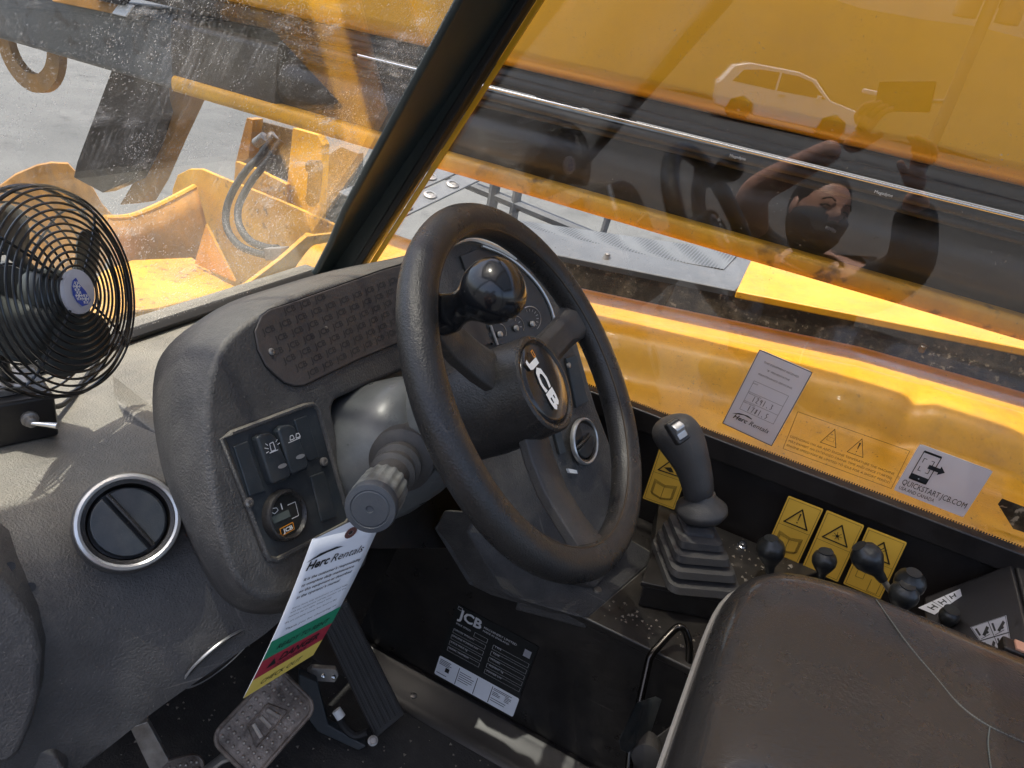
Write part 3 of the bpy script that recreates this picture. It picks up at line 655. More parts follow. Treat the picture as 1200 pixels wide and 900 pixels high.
DQ.text(mb, 'COMPLIES WITH STANDARD', .55, .75, .02)
obj('lettering', mb, 'faint', dp)
mb = MB(); DQ.rect(mb, .875, .1, .955, .19)
obj('code_square', mb, 'sticker', dp)
obj('table_strip', DQ.slab(.001, .003, 0.0, .73, 1.0, 1.0, .0006), 'tag', dp)
mb = MB()
for u in (.26, .49, .68): DQ.rect(mb, u, .75, u+.008, .985, .0009)
for u0, u1, vs in ((.02, .22, (.76, .78, .80, .82, .95)), (.28, .47, (.79, .82, .85, .88, .91)), (.70, .97, (.76, .78, .90, .93)), (.70, .80, (.81, .83, .85)), (.85, .93, (.80, .82, .84, .86))):
    for v in vs: DQ.rect(mb, u0, v, u0+(u1-u0)*random.uniform(.6, 1), v+.008, .0009)
DQ.rect(mb, .11, .84, .16, .90, .0009)
obj('table_print', mb, 'print', dp)

# loose grit, dried mud crumbs and leaves on the cab floor and ledge
grit = MB(); rg_ = random.Random(7)
for k in range(900):
    x = rg_.uniform(-.75, .4); y = rg_.uniform(.25, .78); r = rg_.uniform(.0008, .0032)*(1 if k % 14 else 1.8)
    if k < 160: y = rg_.uniform(.815, .86) if k % 2 else rg_.uniform(.96, 1.05); x = rg_.uniform(-.14, .12) if k % 2 else rg_.uniform(-.04, .14); z = Zl+.0125 if k % 2 else Zp+.0005
    else: z = -1.019
    a = rg_.uniform(0, 6.28); c = V((x, y, z))
    grit.add([c+V((r*math.cos(a), r*math.sin(a), 0)), c+V((r*math.cos(a+2), r*math.sin(a+2), 0)), c+V((r*math.cos(a+4.2), r*math.sin(a+4.2), 0)), c+V((0, 0, r*.9))], [(0, 1, 3), (1, 2, 3), (2, 0, 3)])
M['grit'] = mat('pale_grit', (.22, .19, .15), .9)
gr_o = obj('floor_grit', grit, 'grit', kind='stuff')
tag(gr_o, 'pale grit and dried mud crumbs scattered over the dark cab floor', 'grit')
# ---- joystick
js = thing('joystick', 'black joystick with thumb switch and stepped rubber bellows beside the seat', 'joystick', wz(815, 690, Zp))
base = wz(815, 668, Zp); topj = wy(795, 500, base.y)
bt = wy(815, 612, base.y)
steps = []
ax = (bt-base)
u0 = V((.86, .51, 0)).normalized(); v0 = V((-.51, .86, 0)).normalized()
def sqring(c, h, r=.28, n=4):
    pts = []
    for cx_, cy_, a0 in ((1, 1, 0), (-1, 1, 90), (-1, -1, 180), (1, -1, 270)):
        for i in range(n+1):
            a = math.radians(a0+90*i/n); pts.append(c+u0*((cx_*(1-r)+r*math.cos(a))*h)+v0*((cy_*(1-r)+r*math.sin(a))*h))
    return pts
rings = []
for k, (h0, t) in enumerate(((.058, 0), (.051, .26), (.043, .5), (.035, .72), (.024, .9))):
    t1 = t+(.17 if k < 4 else .1)
    rings += [sqring(base+ax*t, h0*.94), sqring(base+ax*(t+.02), h0), sqring(base+ax*(t1-.03), h0*.95), sqring(base+ax*t1, h0*.82), sqring(base+ax*(t1+.03), h0*.70)]
obj('bellows', MB().loft(rings), 'rubber_matte', js, angle=30)
obj('collar', MB().lathe(wy(822, 596, base.y), (topj-bt).normalized()*.6+UZ*.5, [(.018, -.016), (.031, -.012), (.037, -.003), (.036, .004), (.027, .012), (.020, .020), (.018, .026)], 32), 'rubber_matte', js, angle=60)
# grip: rings along an axis
gpts = [(820, 590, 18), (818, 565, 19), (811, 543, 21), (802, 524, 24), (794, 510, 26), (789, 500, 25), (787, 492, 19), (787, 488, 9)]
rings = []
for (px, py, hw) in gpts:
    c = wy(px, py, base.y); dpt = c.length and (RX*0)
    dep = c.dot(V((RX.z, RY.z, RZ.z))); r = hw/F*dep
    rings.append((c, r))
axis = (rings[4][0]-rings[0][0]).normalized()
uu = axis.cross(UY).normalized(); vv = axis.cross(uu)
nn = [c+V((0, 0, 0)) for c, r in rings]
tl_ = []
for i, (c, r) in enumerate(rings):
    f_ = 1.0 if i < 3 else 1.12
    tl_.append([c+(uu*math.cos(2*math.pi*k/24)*f_+vv*math.sin(2*math.pi*k/24)*1.05)*r for k in range(24)])
obj('grip', MB().loft(tl_), 'rubber_matte', js, sub=1, angle=60)
tn = (-(rings[5][0]).normalized()*.55+UZ*.35+UX*.35).normalized()
c = wd(795, 505, rings[5][0].length*.93*F/math.sqrt(F*F+195**2+50**2))
fa = (V((.5, .1, -.8))-tn*V((.5, .1, -.8)).dot(tn)).normalized(); fb = tn.cross(fa)
obj('switch_bezel', MB().box(c-tn*.004, fa, fb, tn, .0165, .011, .006), 'rubber', js, bevel=.004, seg=3)
obj('thumb_switch', MB().prism([c+fa*a_+tn*b_-fb*.0075 for a_, b_ in ((-.011, 0), (.011, 0), (.011, .004), (.003, .0045), (-.002, .009), (-.005, .0088), (-.011, .004))], fb*.015), 'silver', js, bevel=.0015)
# ---- levers beyond the seat
def lever(px, py, z, r, label, stem=None, sc=(1, 1, .8)):
    c = wz(px, py, z); t = thing('control_lever', label, 'lever', V((c.x, c.y, Zp)), 'black control levers beyond the seat')
    a = stem or V((0, 0, -1))
    a = a.normalized(); uu, vv = frame(a)
    obj('knob', MB().lathe(c, -a, [(.30*r, -1.9*r), (.38*r, -1.3*r), (.72*r, -.75*r), (.97*r, -.25*r), (1.0*r, .15*r), (.86*r, .55*r), (.5*r, .85*r), (.01, .95*r)], 24), 'knob_matte', t, angle=60)
    e = c+a*1.7*r
    L_ = (Zp-e.z)/a.z if a.z < -.1 else .05
    obj('stem', MB().tube([e, e+a*max(.01, L_-.004)], .0045, 10), 'steel', t)
    return t
M['knob_matte'] = mat('satin_black_knob', (.016, .017, .018), .3, var=.2, vs=30, dust=.12, bump=.1, bs=300)
lever(903, 644, -.635, .021, 'round black lever knob nearest the joystick base', V((.3, .0, -1)))
lever(966, 657, -.615, .017, 'low black lever knob in front of the middle warning sticker', V((.2, 0, -1)))
lever(1016, 653, -.575, .021, 'tall black lever knob on a slanted steel stem, in front of the rightmost warning sticker', V((.85, .05, -.7)))
lever(1066, 683, -.59, .020, 'upper of the two stacked round black knobs at the seat edge', V((.1, .1, -1)))
lever(1059, 697, -.60, .019, 'lower of the two stacked round black knobs at the seat edge', V((.1, .1, -1)))
lever(1112, 722, -.625, .013, 'smallest black knob next to the grey pictogram sticker', V((.1, .1, -1)))
# ---- rear right console block with pictogram decals
rb = thing('rear_console', 'black slanted console block at the right edge behind the levers', 'console', (.45, 1.0, -.8))
f0 = wy(1082, 700, 1.04); f1 = wy(1186, 660, YW-.008); f2 = wy(1218, 790, .90); f3 = wy(1085, 770, .94)
obj('console_face', MB().prism([f0, f1, f2, f3], V((.02, .03, -.02))), 'sill', rb, bevel=.004)
obj('console_side', MB().prism([f1+V((.004, 0, 0)), f1+V((.25, 0, 0)), f2+V((.25, -.02, 0)), f2+V((.004, -.001, 0))], V((.0, .02, -.02))), 'sill', rb, bevel=.004)
ncf = (f1-f0).cross(f3-f0).normalized(); 
if ncf.dot(f0) > 0: ncf = -ncf
def decal(pxs, label, nm='pictogram_decal'):
    cs_ = [wp(*p, f0+ncf*.002, ncf) for p in pxs]
    q = Quad(*cs_); t = thing(nm, label, 'decal', cs_[0]); obj('backing', q.slab(.0008), 'sticker', t); return q, t
q, t = decal(((1076, 712), (1125, 690), (1127, 698), (1095, 720)), 'narrow grey lever pattern decal on the black console face')
mb = MB()
for u_ in (.12, .4, .7): 
    for du in (0, .12): q.rect(mb, u_+du, .25, u_+du+.03, .75)
    q.rect(mb, u_, .45, u_+.14, .55)
for u_ in (.33, .62): q.rect(mb, u_, 0, u_+.012, 1)
obj('symbols', mb, 'print', t)
q, t = decal(((1137, 735), (1179, 721), (1186, 762), (1160, 768)), 'square white and black pictogram decal near the belt buckle')
mb = MB(); q.frame(mb, .02, .02, .98, .98, .0005)
q.rect(mb, .49, 0, .51, 1); q.rect(mb, 0, .49, 1, .52)
for (u_, v_) in ((.08, .1), (.56, .1), (.08, .58), (.56, .58)):
    q.rect(mb, u_, v_, u_+.06, v_+.25); q.poly(mb, [(u_+.1, v_+.25), (u_+.33, v_+.02), (u_+.38, v_+.1), (u_+.16, v_+.32)])
    q.line(mb, [(u_, v_+.36), (u_+.3, v_+.30)], .0008); q.circle(mb, u_+.26, v_+.22, .0022, seg=8)
obj('symbols', mb, 'print', t)
bk = thing('belt_buckle', 'black belt buckle with peach coloured insert at the right edge', 'buckle', wz(1195, 765, -.60))
c = wz(1196, 766, -.57)
obj('housing', MB().box(c, UX, UY, UZ, .022, .012, .008), 'black', bk, bevel=.003)
obj('insert', MB().box(c+V((.004, 0, .009)), UX, UY, UZ, .014, .009, .002), 'peach', bk, bevel=.001)

# ---- warning stickers on the wall
def tri(q, mb, u, v, w_, h_, t_):
    q.line(mb, [(u, v-h_/2), (u+w_/2, v+h_/2), (u-w_/2, v+h_/2)], t_, closed=True)
    for a in ((u, v-h_/2), (u+w_/2, v+h_/2), (u-w_/2, v+h_/2)): q.circle(mb, a[0], a[1], t_/2, seg=10)
def wsticker(tl, tr, bl, kind, label, Y=YW-.0135):
    a = wy(*tl, Y); b = wy(*tr, Y); d = wy(*bl, Y); cr_ = b+(d-a)
    q = Quad(a, b, cr_, d); t = thing('warning_sticker', label, 'sticker', cr_, 'yellow warning stickers on the black wall')
    obj('backing', q.slab(.0006, .002), 'warn', t)
    mb = MB(); q.frame(mb, .05, .03, .95, .97, .0005); q.line(mb, [(.05, .47), (.95, .47)], .0005)
    tri(q, mb, .5, .27, .66, .28, .0022)
    if kind == 'book' or kind == 'crush':
        for k in range(4):
            d_ = .03*k; q.line(mb, [(.5-.32+d_*.0-.02*k+.04, .64-d_*.6), (.5, .67-d_*.4), (.82+.02*k-.04, .64-d_*.6), (.82+.02*k-.04, .86-d_*.4), (.5, .90-d_*.3), (.18-.02*k+.04, .86-d_*.4)], .0005, closed=True)
        q.line(mb, [(.5, .66), (.5, .90)], .0006)
    if kind == 'book': q.poly(mb, [(.485, .2), (.53, .2), (.515, .32), (.495, .32)]); q.circle(mb, .505, .355, .0011, seg=10)
    if kind == 'crush':
        q.poly(mb, [(.3, .34), (.5, .30), (.62, .37), (.5, .385)]); q.line(mb, [(.5, .28), (.55, .2), (.62, .25)], .0008); q.circle(mb, .58, .19, .001, seg=8)
    if kind == 'person':
        for k in range(7):
            a_ = k*.9; q.line(mb, [(.5, .31), (.5+.12*math.cos(a_), .31+.06*math.sin(a_))], .0008)
        q.circle(mb, .5, .31, .0025, seg=10)
        q.circle(mb, .48, .56, .0030, seg=14); q.poly(mb, [(.38, .62), (.58, .62), (.64, .80), (.57, .80), (.56, .93), (.40, .93), (.38, .80), (.31, .80)])
    if kind == 'spark':
        q.line(mb, [(.42, .36), (.5, .30), (.47, .28), (.58, .19)], .0012); q.line(mb, [(.5, .37), (.58, .30), (.55, .28), (.64, .22)], .0010)
        q.line(mb, [(.2, .8), (.2, .66), (.3, .58), (.4, .66), (.4, .8)], .0005, closed=True); q.line(mb, [(.55, .62), (.75, .56)], .0008)
        q.line(mb, [(.6, .75), (.6, .95), (.85, .95), (.85, .75)], .0005)
    obj('symbols', mb, 'warn_print', t)
    return q, t
wsticker((774, 522), (813, 535), (753, 584), 'crush', 'yellow crushing hazard sticker half hidden behind the joystick')
wsticker((924, 581), (965, 597), (896, 645), 'book', 'yellow sticker with exclamation triangle, leftmost of the three in a row')
wsticker((969, 598), (1013, 616), (940, 664), 'person', 'yellow sticker with standing person symbol, middle of the three in a row')
wsticker((1017, 618), (1063, 636), (988, 684), 'spark', 'yellow sticker with lightning triangle, rightmost of the three in a row')
# ---- stickers on the glass
YG = YW+.0025
a, b, d = wy(890, 409, YG), wy(953, 436, YG), wy(846, 496, YG)
q = Quad(a, b, b+(d-a), d)
t = thing('service_sticker', 'white service record sticker with handwriting on the window glass', 'sticker', d)
obj('backing', q.slab(.0005, .006), 'sticker', t); mb = MB(); q.frame(mb, .012, .008, .988, .992, .0011, .0007); obj('border', mb, 'print', t)
mb = MB(); K = .0007
for i, s_ in enumerate(('THIS EQUIPMENT RECEIVED', '"B" PREVENTATIVE', 'MAINTENANCE SERVICING')): q.text(mb, s_, .5, .125+.075*i, .022, align='C', k=K)
q.frame(mb, .17, .36, .83, .74, .0004, K); q.line(mb, [(.17, .50), (.83, .50)], .0004, K); q.line(mb, [(.17, .62), (.83, .62)], .0004, K)
q.text(mb, 'DATE', .18, .395, .014, k=K); q.text(mb, 'MILEAGE/HOURS', .18, .525, .014, k=K); q.text(mb, 'NEXT SERVICE', .18, .645, .014, k=K)
obj('printing', mb, 'print', t)
mb = MB()
def hand(strokes, ox, oy, sx, sy, w_=.0008):
    for st in strokes: q.line(mb, [(ox+x*sx, oy+y*sy) for x, y in st], w_, K)
D = {'1': [[(.3, 0), (.25, 1)]], '2': [[(0, .2), (.3, 0), (.6, .2), (.1, .9), (.7, 1)]], '9': [[(.6, .1), (.2, .1), (.1, .4), (.5, .45), (.6, .1), (.5, 1)]], '7': [[(0, .1), (.6, 0), (.25, 1)]], '8': [[(.5, .1), (.15, .2), (.5, .6), (.35, 1), (.1, .8), (.55, .2)]], '.': [[(.2, .9), (.3, 1)]], '3': [[(.1, .05), (.6, .15), (.3, .45), (.65, .7), (.2, 1)]], '5': [[(.6, 0), (.2, .05), (.15, .4), (.6, .6), (.2, 1)]]}
for s_, y in (('1291.3', .52), ('1781.3', .645)):
    s_ = '1291.3' if y < .6 else '1781.5'
    for i, ch in enumerate(s_): hand(D[ch], .30+i*.068, y+.012, .055, .065)
obj('handwriting', mb, 'print', t)
mb = MB(); q.text(mb, 'Herc', .13, .875, .055, bold=.025, shear=.25, k=K); obj('lettering', mb, 'print', t)
mb = MB(); q.text(mb, 'Rentals', .445, .875, .055, shear=.25, k=K); q.poly(mb, [(.08, .83), (.2, .79), (.36, .775), (.45, .79), (.45, .80), (.3, .79)], K); obj('lettering', mb, 'print', t)
# advice decal printed on clear film
a, b, d = wy(934, 481, YG), wy(1068, 528, YG), wy(916, 526, YG)
q = Quad(a, b, b+(d-a), d)
t = thing('advice_decal', 'clear decal with two outlined triangles and small print on the window glass', 'decal', d)
mb = MB(); q.frame(mb, .01, .02, .99, .98, .0006)
for u_ in (.36, .60): tri(q, mb, u_, .32, .14, .40, .0009)
q.poly(mb, [(.592, .22), (.608, .22), (.603, .38), (.597, .38)]); q.circle(mb, .6, .44, .0008, seg=8)
q.frame(mb, .33, .33, .39, .42, .0004)
for i, s_ in enumerate(('DEPENDING ON AIR AND ENGINE TEMPERATURE THE MACHINE', 'MAY EXHIBIT AN EXTENDED CRANK TIME AND ONCE STARTED', 'ENGINE SPEED MAY BE LIMITED TO IDLE FOR A SHORT PERIOD')): q.text(mb, s_, .03, .66+.115*i, .055, width=.93)
obj('printing', mb, 'warn_faint', t)
a, b, d = wy(1078, 520, YG), wy(1164, 552, YG), wy(1047, 574, YG)
q = Quad(a, b, b+(d-a), d)
t = thing('phone_sticker', 'white sticker with a phone drawing and web address on the window glass', 'sticker', d)
obj('backing', q.slab(.0005, .005), 'sticker', t); mb = MB(); q.frame(mb, .006, .008, .994, .992, .0006, .0007); obj('border', mb, 'faint', t)
mb = MB()
q.frame(mb, .10, .10, .34, .66, .0011, K); q.rect(mb, .10, .56, .34, .68, K); q.rect(mb, .10, .08, .34, .12, K)
for (u_, v_, du, dv) in ((.15, .22, 1, 1), (.29, .22, -1, 1), (.15, .47, 1, -1), (.29, .47, -1, -1)):
    q.line(mb, [(u_, v_+.08*dv), (u_, v_), (u_+.035*du, v_)], .0009, K)
q.poly(mb, [(.25, .30), (.40, .30), (.40, .25), (.48, .34), (.40, .43), (.40, .38), (.25, .38)], K)
q.text(mb, 'QUICKSTART.JCB.COM', .05, .83, .11, width=.90, k=K); q.text(mb, 'USA AND CANADA', .05, .94, .07, width=.50, k=K)
obj('printing', mb, 'print', t)
mb = MB(); q.circle(mb, .22, .62, .0010, .0009, seg=10); obj('home_button', mb, 'sticker', t)

# ================================================================== DASHBOARD
ND = V((.866, 0, .5)).normalized()
def off(Y, o0):
    t = max(0, Y-.66); return o0+.36*t
def ds(px, py, o=-.56):
    """point on the dash face (which turns towards the driver on its right half)"""
    r = ray(px, py); s = .5
    for _ in range(60):
        s2 = off((r*s).y, o)/r.dot(ND); s = .5*s+.5*s2
    return r*s
dash = thing('dashboard', 'grey moulded dashboard with switches, patterned insert panel and gauge cluster', 'dashboard', (-.6, .6, -.5))
def dsf(px, py, o=-.56):
    r = ray(px, py); return r*(o/r.dot(ND))
# lower shelf
zs = -.502
edge = [wz(px, 547, zs) for px in range(-420, 420, 4)]
def shelf_near(y):
    if y > edge[-1].y: return -.60  # unseen right stretch, added to block sun from the footwell
    k = min(range(len(edge)), key=lambda q_: abs(edge[q_].y-y)); return min(edge[k].x, -.40)
rows = []
for i in range(13):
    rows.append([V((-.87+(shelf_near(-.12+1.195*j/80)+.87)*i/12, -.12+1.195*j/80, zs)) for j in range(81)])
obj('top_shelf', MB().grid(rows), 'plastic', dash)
# left console skin
def crow(y, pts):
    pts2 = smooth([V((x, d, 0)) for x, d in pts], 6); return [wd(p.x, y if not isinstance(y, (list,)) else y[0], p.y) for p in pts2]
def dz(px, py, z=zs+.002): r = ray(px, py); return z/r.z
R_ = []
cols = [-260, -60, 60, 150, 215]
R_.append((515, [(x, dz(x, 515)) for x in (-260, -60, 60, 150, 222)]))
R_.append((545, [(x, dz(x, 545)) for x in (-260, -60, 60, 150, 230)]))
R_.append((566, [(-260, .59), (-60, .695), (60, .742), (150, .765), (240, .79)]))
R_.append((600, [(-260, .56), (-60, .655), (60, .71), (150, .742), (255, .775)]))
R_.append((650, [(-260, .54), (-60, .63), (60, .685), (150, .725), (290, .775)]))
R_.append((700, [(-260, .53), (-60, .615), (60, .67), (150, .715), (348, .80)]))
R_.append((735, [(-260, .53), (-60, .61), (60, .665), (150, .712), (320, .79)]))
R_.append((770, [(-260, .53), (-60, .61), (60, .665), (140, .708), (272, .765)]))
R_.append((830, [(-260, .53), (-60, .615), (30, .655), (100, .69), (186, .735)]))
R_.append((900, [(-260, .54), (-60, .62), (-20, .64), (40, .67), (97, .70)]))
R_.append((980, [(-260, .55), (-60, .63), (-50, .64), (-30, .66), (-8, .675)]))
rows = []
for y, pts in R_:
    p2 = smooth([V((x, d, 0)) for x, d in pts], 7); row = [wd(p.x, y, p.y) for p in p2]
    e = row[-1]; row += [e+V((-.006, .005, -.004)), e+V((-.02, .012, -.006)), e+V((-.06, .02, -.004)), e+V((-.16, .03, .01))]
    rows.append(row)
# smooth along the other way
nr = []
for j in range(len(rows[0])):
    nr.append(smooth([r[j] for r in rows], 6))
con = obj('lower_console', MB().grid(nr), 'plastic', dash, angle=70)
# door-side raised trim at the left edge
ol = [(-60, 650), (-10, 668), (18, 700), (38, 730), (48, 765), (45, 815), (36, 850), (22, 884), (8, 897), (-60, 900)]
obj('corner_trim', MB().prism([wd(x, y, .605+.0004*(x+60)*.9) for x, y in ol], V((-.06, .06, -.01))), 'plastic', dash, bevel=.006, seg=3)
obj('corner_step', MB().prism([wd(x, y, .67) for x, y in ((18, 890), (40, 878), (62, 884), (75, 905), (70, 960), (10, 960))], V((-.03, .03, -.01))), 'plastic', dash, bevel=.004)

for (px, py) in ((12, 664), (36, 688)): obj('clip_hole', MB().lathe(wd(px, py, .648 if px < 20 else .662), -ray(px, py), [(.004, -.004), (.0042, .0012), (.0030, .0010)], 14), 'seal', dash)
def vent(px, py, dep, nrm, R, nm='round_vent', ringw=.006, yaw=.0, label=None):
    c = wd(px, py, dep); n = nrm.normalized(); u, v = frame(n)
    vo = obj(nm, MB().lathe(c, n, [(R*1.02, -.003), (R*1.04, .0005), (R*1.02, .003), (R*.96, .0042), (R*.91, .003), (R*.885, -.006)] if yaw != 60 else [(R*.99, -.001), (R*1.0, .0008), (R*.985, .0016), (R*.965, .0008), (R*.90, -.002)], 48, cap=False), 'silver', dash)
    if label: vo['label'] = label
    if R > .0435: obj('vent_collar', MB().lathe(c, n, [(R*1.10, -.03), (R*1.09, -.006), (R*1.04, -.0015), (R*1.0, -.001)], 40, cap=False), 'plastic', vo)
    obj('vent_barrel', MB().lathe(c, n, [(R*.895, .0015), (R*.82, .0002), (R*.78, -.02 if R > .0435 else -.004), (.001, -.021 if R > .0435 else -.005)], 40, cap=False), 'black', vo)
    # eyeball with a curved vane
    a = math.radians(yaw); d1 = u*math.cos(a)+v*math.sin(a); d2 = n.cross(d1)
    rr = R*.74
    for sx in (-1, 1):
        pts = []
        for k in range(13):
            t = -math.pi/2+math.pi*k/12; pts.append(c+d1*(sx*(.10*rr+rr*.88*math.cos(t)))+d2*(rr*math.sin(t)*.98)+n*(-.004 if sx > 0 else .0015))
        obj('vent_flap', MB().prism(pts, -n*.006), 'switch', vo, bevel=.0015)
    obj('vent_hub', MB().tube([c+d1*(.06*rr)+d2*(rr*.97*s_)+n*(.001-.004*s_*s_) for s_ in (-1, -.5, 0, .5, 1)], .0022, 8), 'rubber', vo)
    return vo
nv = V((.62, -.42, .66))
vent(151, 611, .700, nv, .0440, yaw=32, label='round vent with bright silver ring on the left console')
vent(257, 770, .780, V((.927, -.139, -.336)), .043, nm='round_vent', yaw=60, label='lower vent seen edge on')

# binnacle
FR = [(560, 288, 548, 276), (520, 300, 505, 290), (470, 311, 462, 302), (400, 328, 388, 317), (340, 348, 322, 336), (298, 372, 268, 354), (264, 402, 226, 379), (248, 440, 196, 404), (242, 490, 180, 434), (246, 550, 178, 492), (257, 620, 194, 570), (274, 675, 226, 645), (302, 702, 258, 700)]
LO = [(340, 698, 300, 722), (385, 668, 360, 715), (440, 625, 430, 660)]
CV = [(424, 612), (410, 575), (400, 530), (390, 480), (394, 468), (430, 452), (475, 434), (530, 408), (560, 395)]
O1, O2 = -.556, -.675
_p = smooth([V((a, b, 0)) for a, b, _, _ in FR+LO], 3); _q = smooth([V((c_, d_, 0)) for _, _, c_, d_ in FR+LO], 3)
FR = [(a.x, a.y, b.x, b.y) for a, b in zip(_p, _q)]; LO = []
front = [dsf(a, b, O1) for a, b, _, _ in FR+LO]+[dsf(a, b, O1) for a, b in CV]
mid = [dsf(a*.8+c_*.2, b*.8+d_*.2, O1-.012) for a, b, c_, d_ in FR+LO]+[dsf(a, b, O1)-ND*.02 for a, b in CV]
midb = [dsf(a*.35+c_*.65, b*.35+d_*.65, O1-.045) for a, b, c_, d_ in FR+LO]+[dsf(a, b, O1)-ND*.06 for a, b in CV]
backr = [dsf(c_, d_, O2) for a, b, c_, d_ in FR+LO]+[dsf(a, b, O1)-ND*.115 for a, b in CV]
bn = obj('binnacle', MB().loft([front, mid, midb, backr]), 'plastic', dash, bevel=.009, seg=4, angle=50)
# dark cavity behind the column opening
obj('column_recess', MB().prism([dsf(a, b, O1)-ND*.085 for a, b in ((380, 455), (600, 380), (640, 640), (420, 640))], -ND*.01), 'black', dash)
cvr = wp(470, 500, dsf(430, 530, O1)-ND*.05, ND)
obj('recess_cover', MB().ball(dsf(425, 505, O1)-ND*.075, .045, 20, (.8, 1.1, .7)), 'black', dash)
# patterned insert
ins = [(299, 388), (307, 370), (318, 362), (335, 357), (400, 334), (448, 317), (480, 308), (520, 297), (540, 330), (500, 384), (473, 399), (420, 421), (357, 451), (346, 452), (334, 448), (322, 438), (312, 428), (303, 410)]
sm = ins
obj('insert_gap', MB().prism([dsf(a, b, O1+.0012) for a, b in [(x+(x-395)*.012, y+(y-385)*.03) for x, y in ins]], -ND*.004), 'seal', dash)
pi = obj('insert_panel', MB().prism([dsf(a, b, O1+.0025) for a, b in ins], -ND*.004), 'panel_insert', dash, bevel=.0012)
mb = MB(); gv, gf, gw = glyphs('JCB', .03)
P0 = dsf(320, 372, O1+.0029); vdn = V((.5, 0, -.866)); udr = UY
def inside(p):
    c = V((RX.dot(V((0,0,0))), 0, 0)); cc_ = RX*p.x+RY*p.y+RZ*p.z
    x, y = 600+F*cc_.x/cc_.z, 450+F*cc_.y/cc_.z; r = False; n = len(ins)
    for i in range(n):
        (x1, y1), (x2, y2) = ins[i], ins[(i+1) % n]
        if (y1 > y) != (y2 > y) and x < (x2-x1)*(y-y1)/(y2-y1)+x1: r = not r
    return r
for r_ in range(-3, 13):
    for c_ in range(-4, 16):
        o_ = P0+udr*(c_*.0235+(r_ % 2)*.012-.02)+vdn*(r_*.0112-.01)
        if all(inside(o_+udr*a+vdn*b) for a, b in ((-.002, .002), (.020, .002), (-.002, -.008), (.020, -.008))):
            mb.add([o_+udr*(p.x/gw*.0175)-vdn*(p.y*.0085) for p in gv], gf)
obj('pattern_print', mb, 'emboss', pi, kind='stuff')
def screw(px, py, o, r=.0035, par=None): return obj('screw', MB().lathe(dsf(px, py, o), ND, [(r, -.002), (r, .0008), (r*.7, .0016), (r*.45, .0017), (r*.4, .0006)], 14), 'steel', par or dash)
screw(318, 412, O1+.003); screw(382, 384, O1+.003, .0015)
# switch panel
sp = [(260, 514), (270, 508), (355, 476), (366, 474), (372, 480), (408, 606), (404, 614), (324, 656), (315, 655), (309, 645)]
rc = [dsf(a, b, O1+.0015) for a, b in sp]
obj('switch_recess_lip', MB().tube([p+ND*.0005 for p in rc], .0028, 8, closed=True, sub=1), 'plastic', dash)
swp = obj('switch_panel', MB().prism(rc, -ND*.004), 'switch', dash)
def key(pts, nm='switch', bul=.003, k=0, m_='switch'):
    P = [dsf(a, b, O1+.0065+k) for a, b in pts]
    return obj(nm, MB().prism(P, -ND*(.006+k)), m_, dash, bevel=bul, seg=3)
for pts in (((274, 523), (291, 516), (312, 576), (293, 582)), ((345, 492), (360, 486), (375, 536), (364, 541), (356, 532)), ((364, 558), (380, 552), (396, 606), (377, 612))): key(pts, 'blank_switch', .002, -.003)
k1 = key(((301, 512), (307, 508), (317, 507), (324, 511), (343, 553), (341, 560), (322, 568), (317, 563)), 'rocker_switch', .003, .004)
k2 = key(((326, 503), (332, 498), (341, 497), (347, 500), (363, 543), (361, 550), (344, 557), (340, 552)), 'rocker_switch', .003, .004)
def dprint(fn, par, m_='white', nm='symbol', kind=None): mb = MB(); fn(mb); return obj(nm, mb, m_, par, flat=True, kind=kind)
def pl2(mb, pts, w_, o, closed=False):
    q = Quad(dsf(240, 470, o), dsf(420, 400, o), dsf(470, 600, o), dsf(300, 680, o))
    # polyline given in picture-measured points lying on the dash face
    P = [dsf(a, b, o) for a, b in pts]; P = P+[P[0]] if closed else P
    for a, b in zip(P, P[1:]):
        d = (b-a).normalized(); s_ = d.cross(ND)*w_/2; mb.add([a+s_, b+s_, b-s_, a-s_], [(0, 1, 2, 3)])
OK_ = O1+.0111
def beacon(mb):
    pl2(mb, [(318, 529), (316, 520), (320, 518), (323, 527)], .0008, OK_, True); pl2(mb, [(316, 531), (326, 527)], .0009, OK_)
    for a, b in (((311, 520), (314, 522)), ((310, 525), (315, 526)), ((325, 515), (323, 518)), ((328, 519), (325, 521)), ((312, 531), (315, 529))): pl2(mb, [a, b], .0006, OK_)
dprint(beacon, k1)
def ind(px, py): return lambda mb: mb.add([dsf(px+5.5*math.cos(t*.5236)*.95+1.1*math.sin(t*.5236), py+2.3*math.sin(t*.5236)-2.1*math.cos(t*.5236), OK_) for t in range(12)], [tuple(range(12))])
dprint(ind(331, 546), k1, 'silver', 'indicator'); dprint(ind(352, 535), k2, 'silver', 'indicator')
def lamp2(mb):
    for dx in (0, 7): pl2(mb, [(340+dx, 516-dx*.35), (340+dx, 511-dx*.35), (343+dx, 510-dx*.35), (345+dx, 514-dx*.35)], .0007, OK_, True)
    pl2(mb, [(338, 519), (352, 513)], .0006, OK_)
dprint(lamp2, k2)
screw(292, 589, O1+.004, .0045); screw(380, 541, O1+.004, .0045)
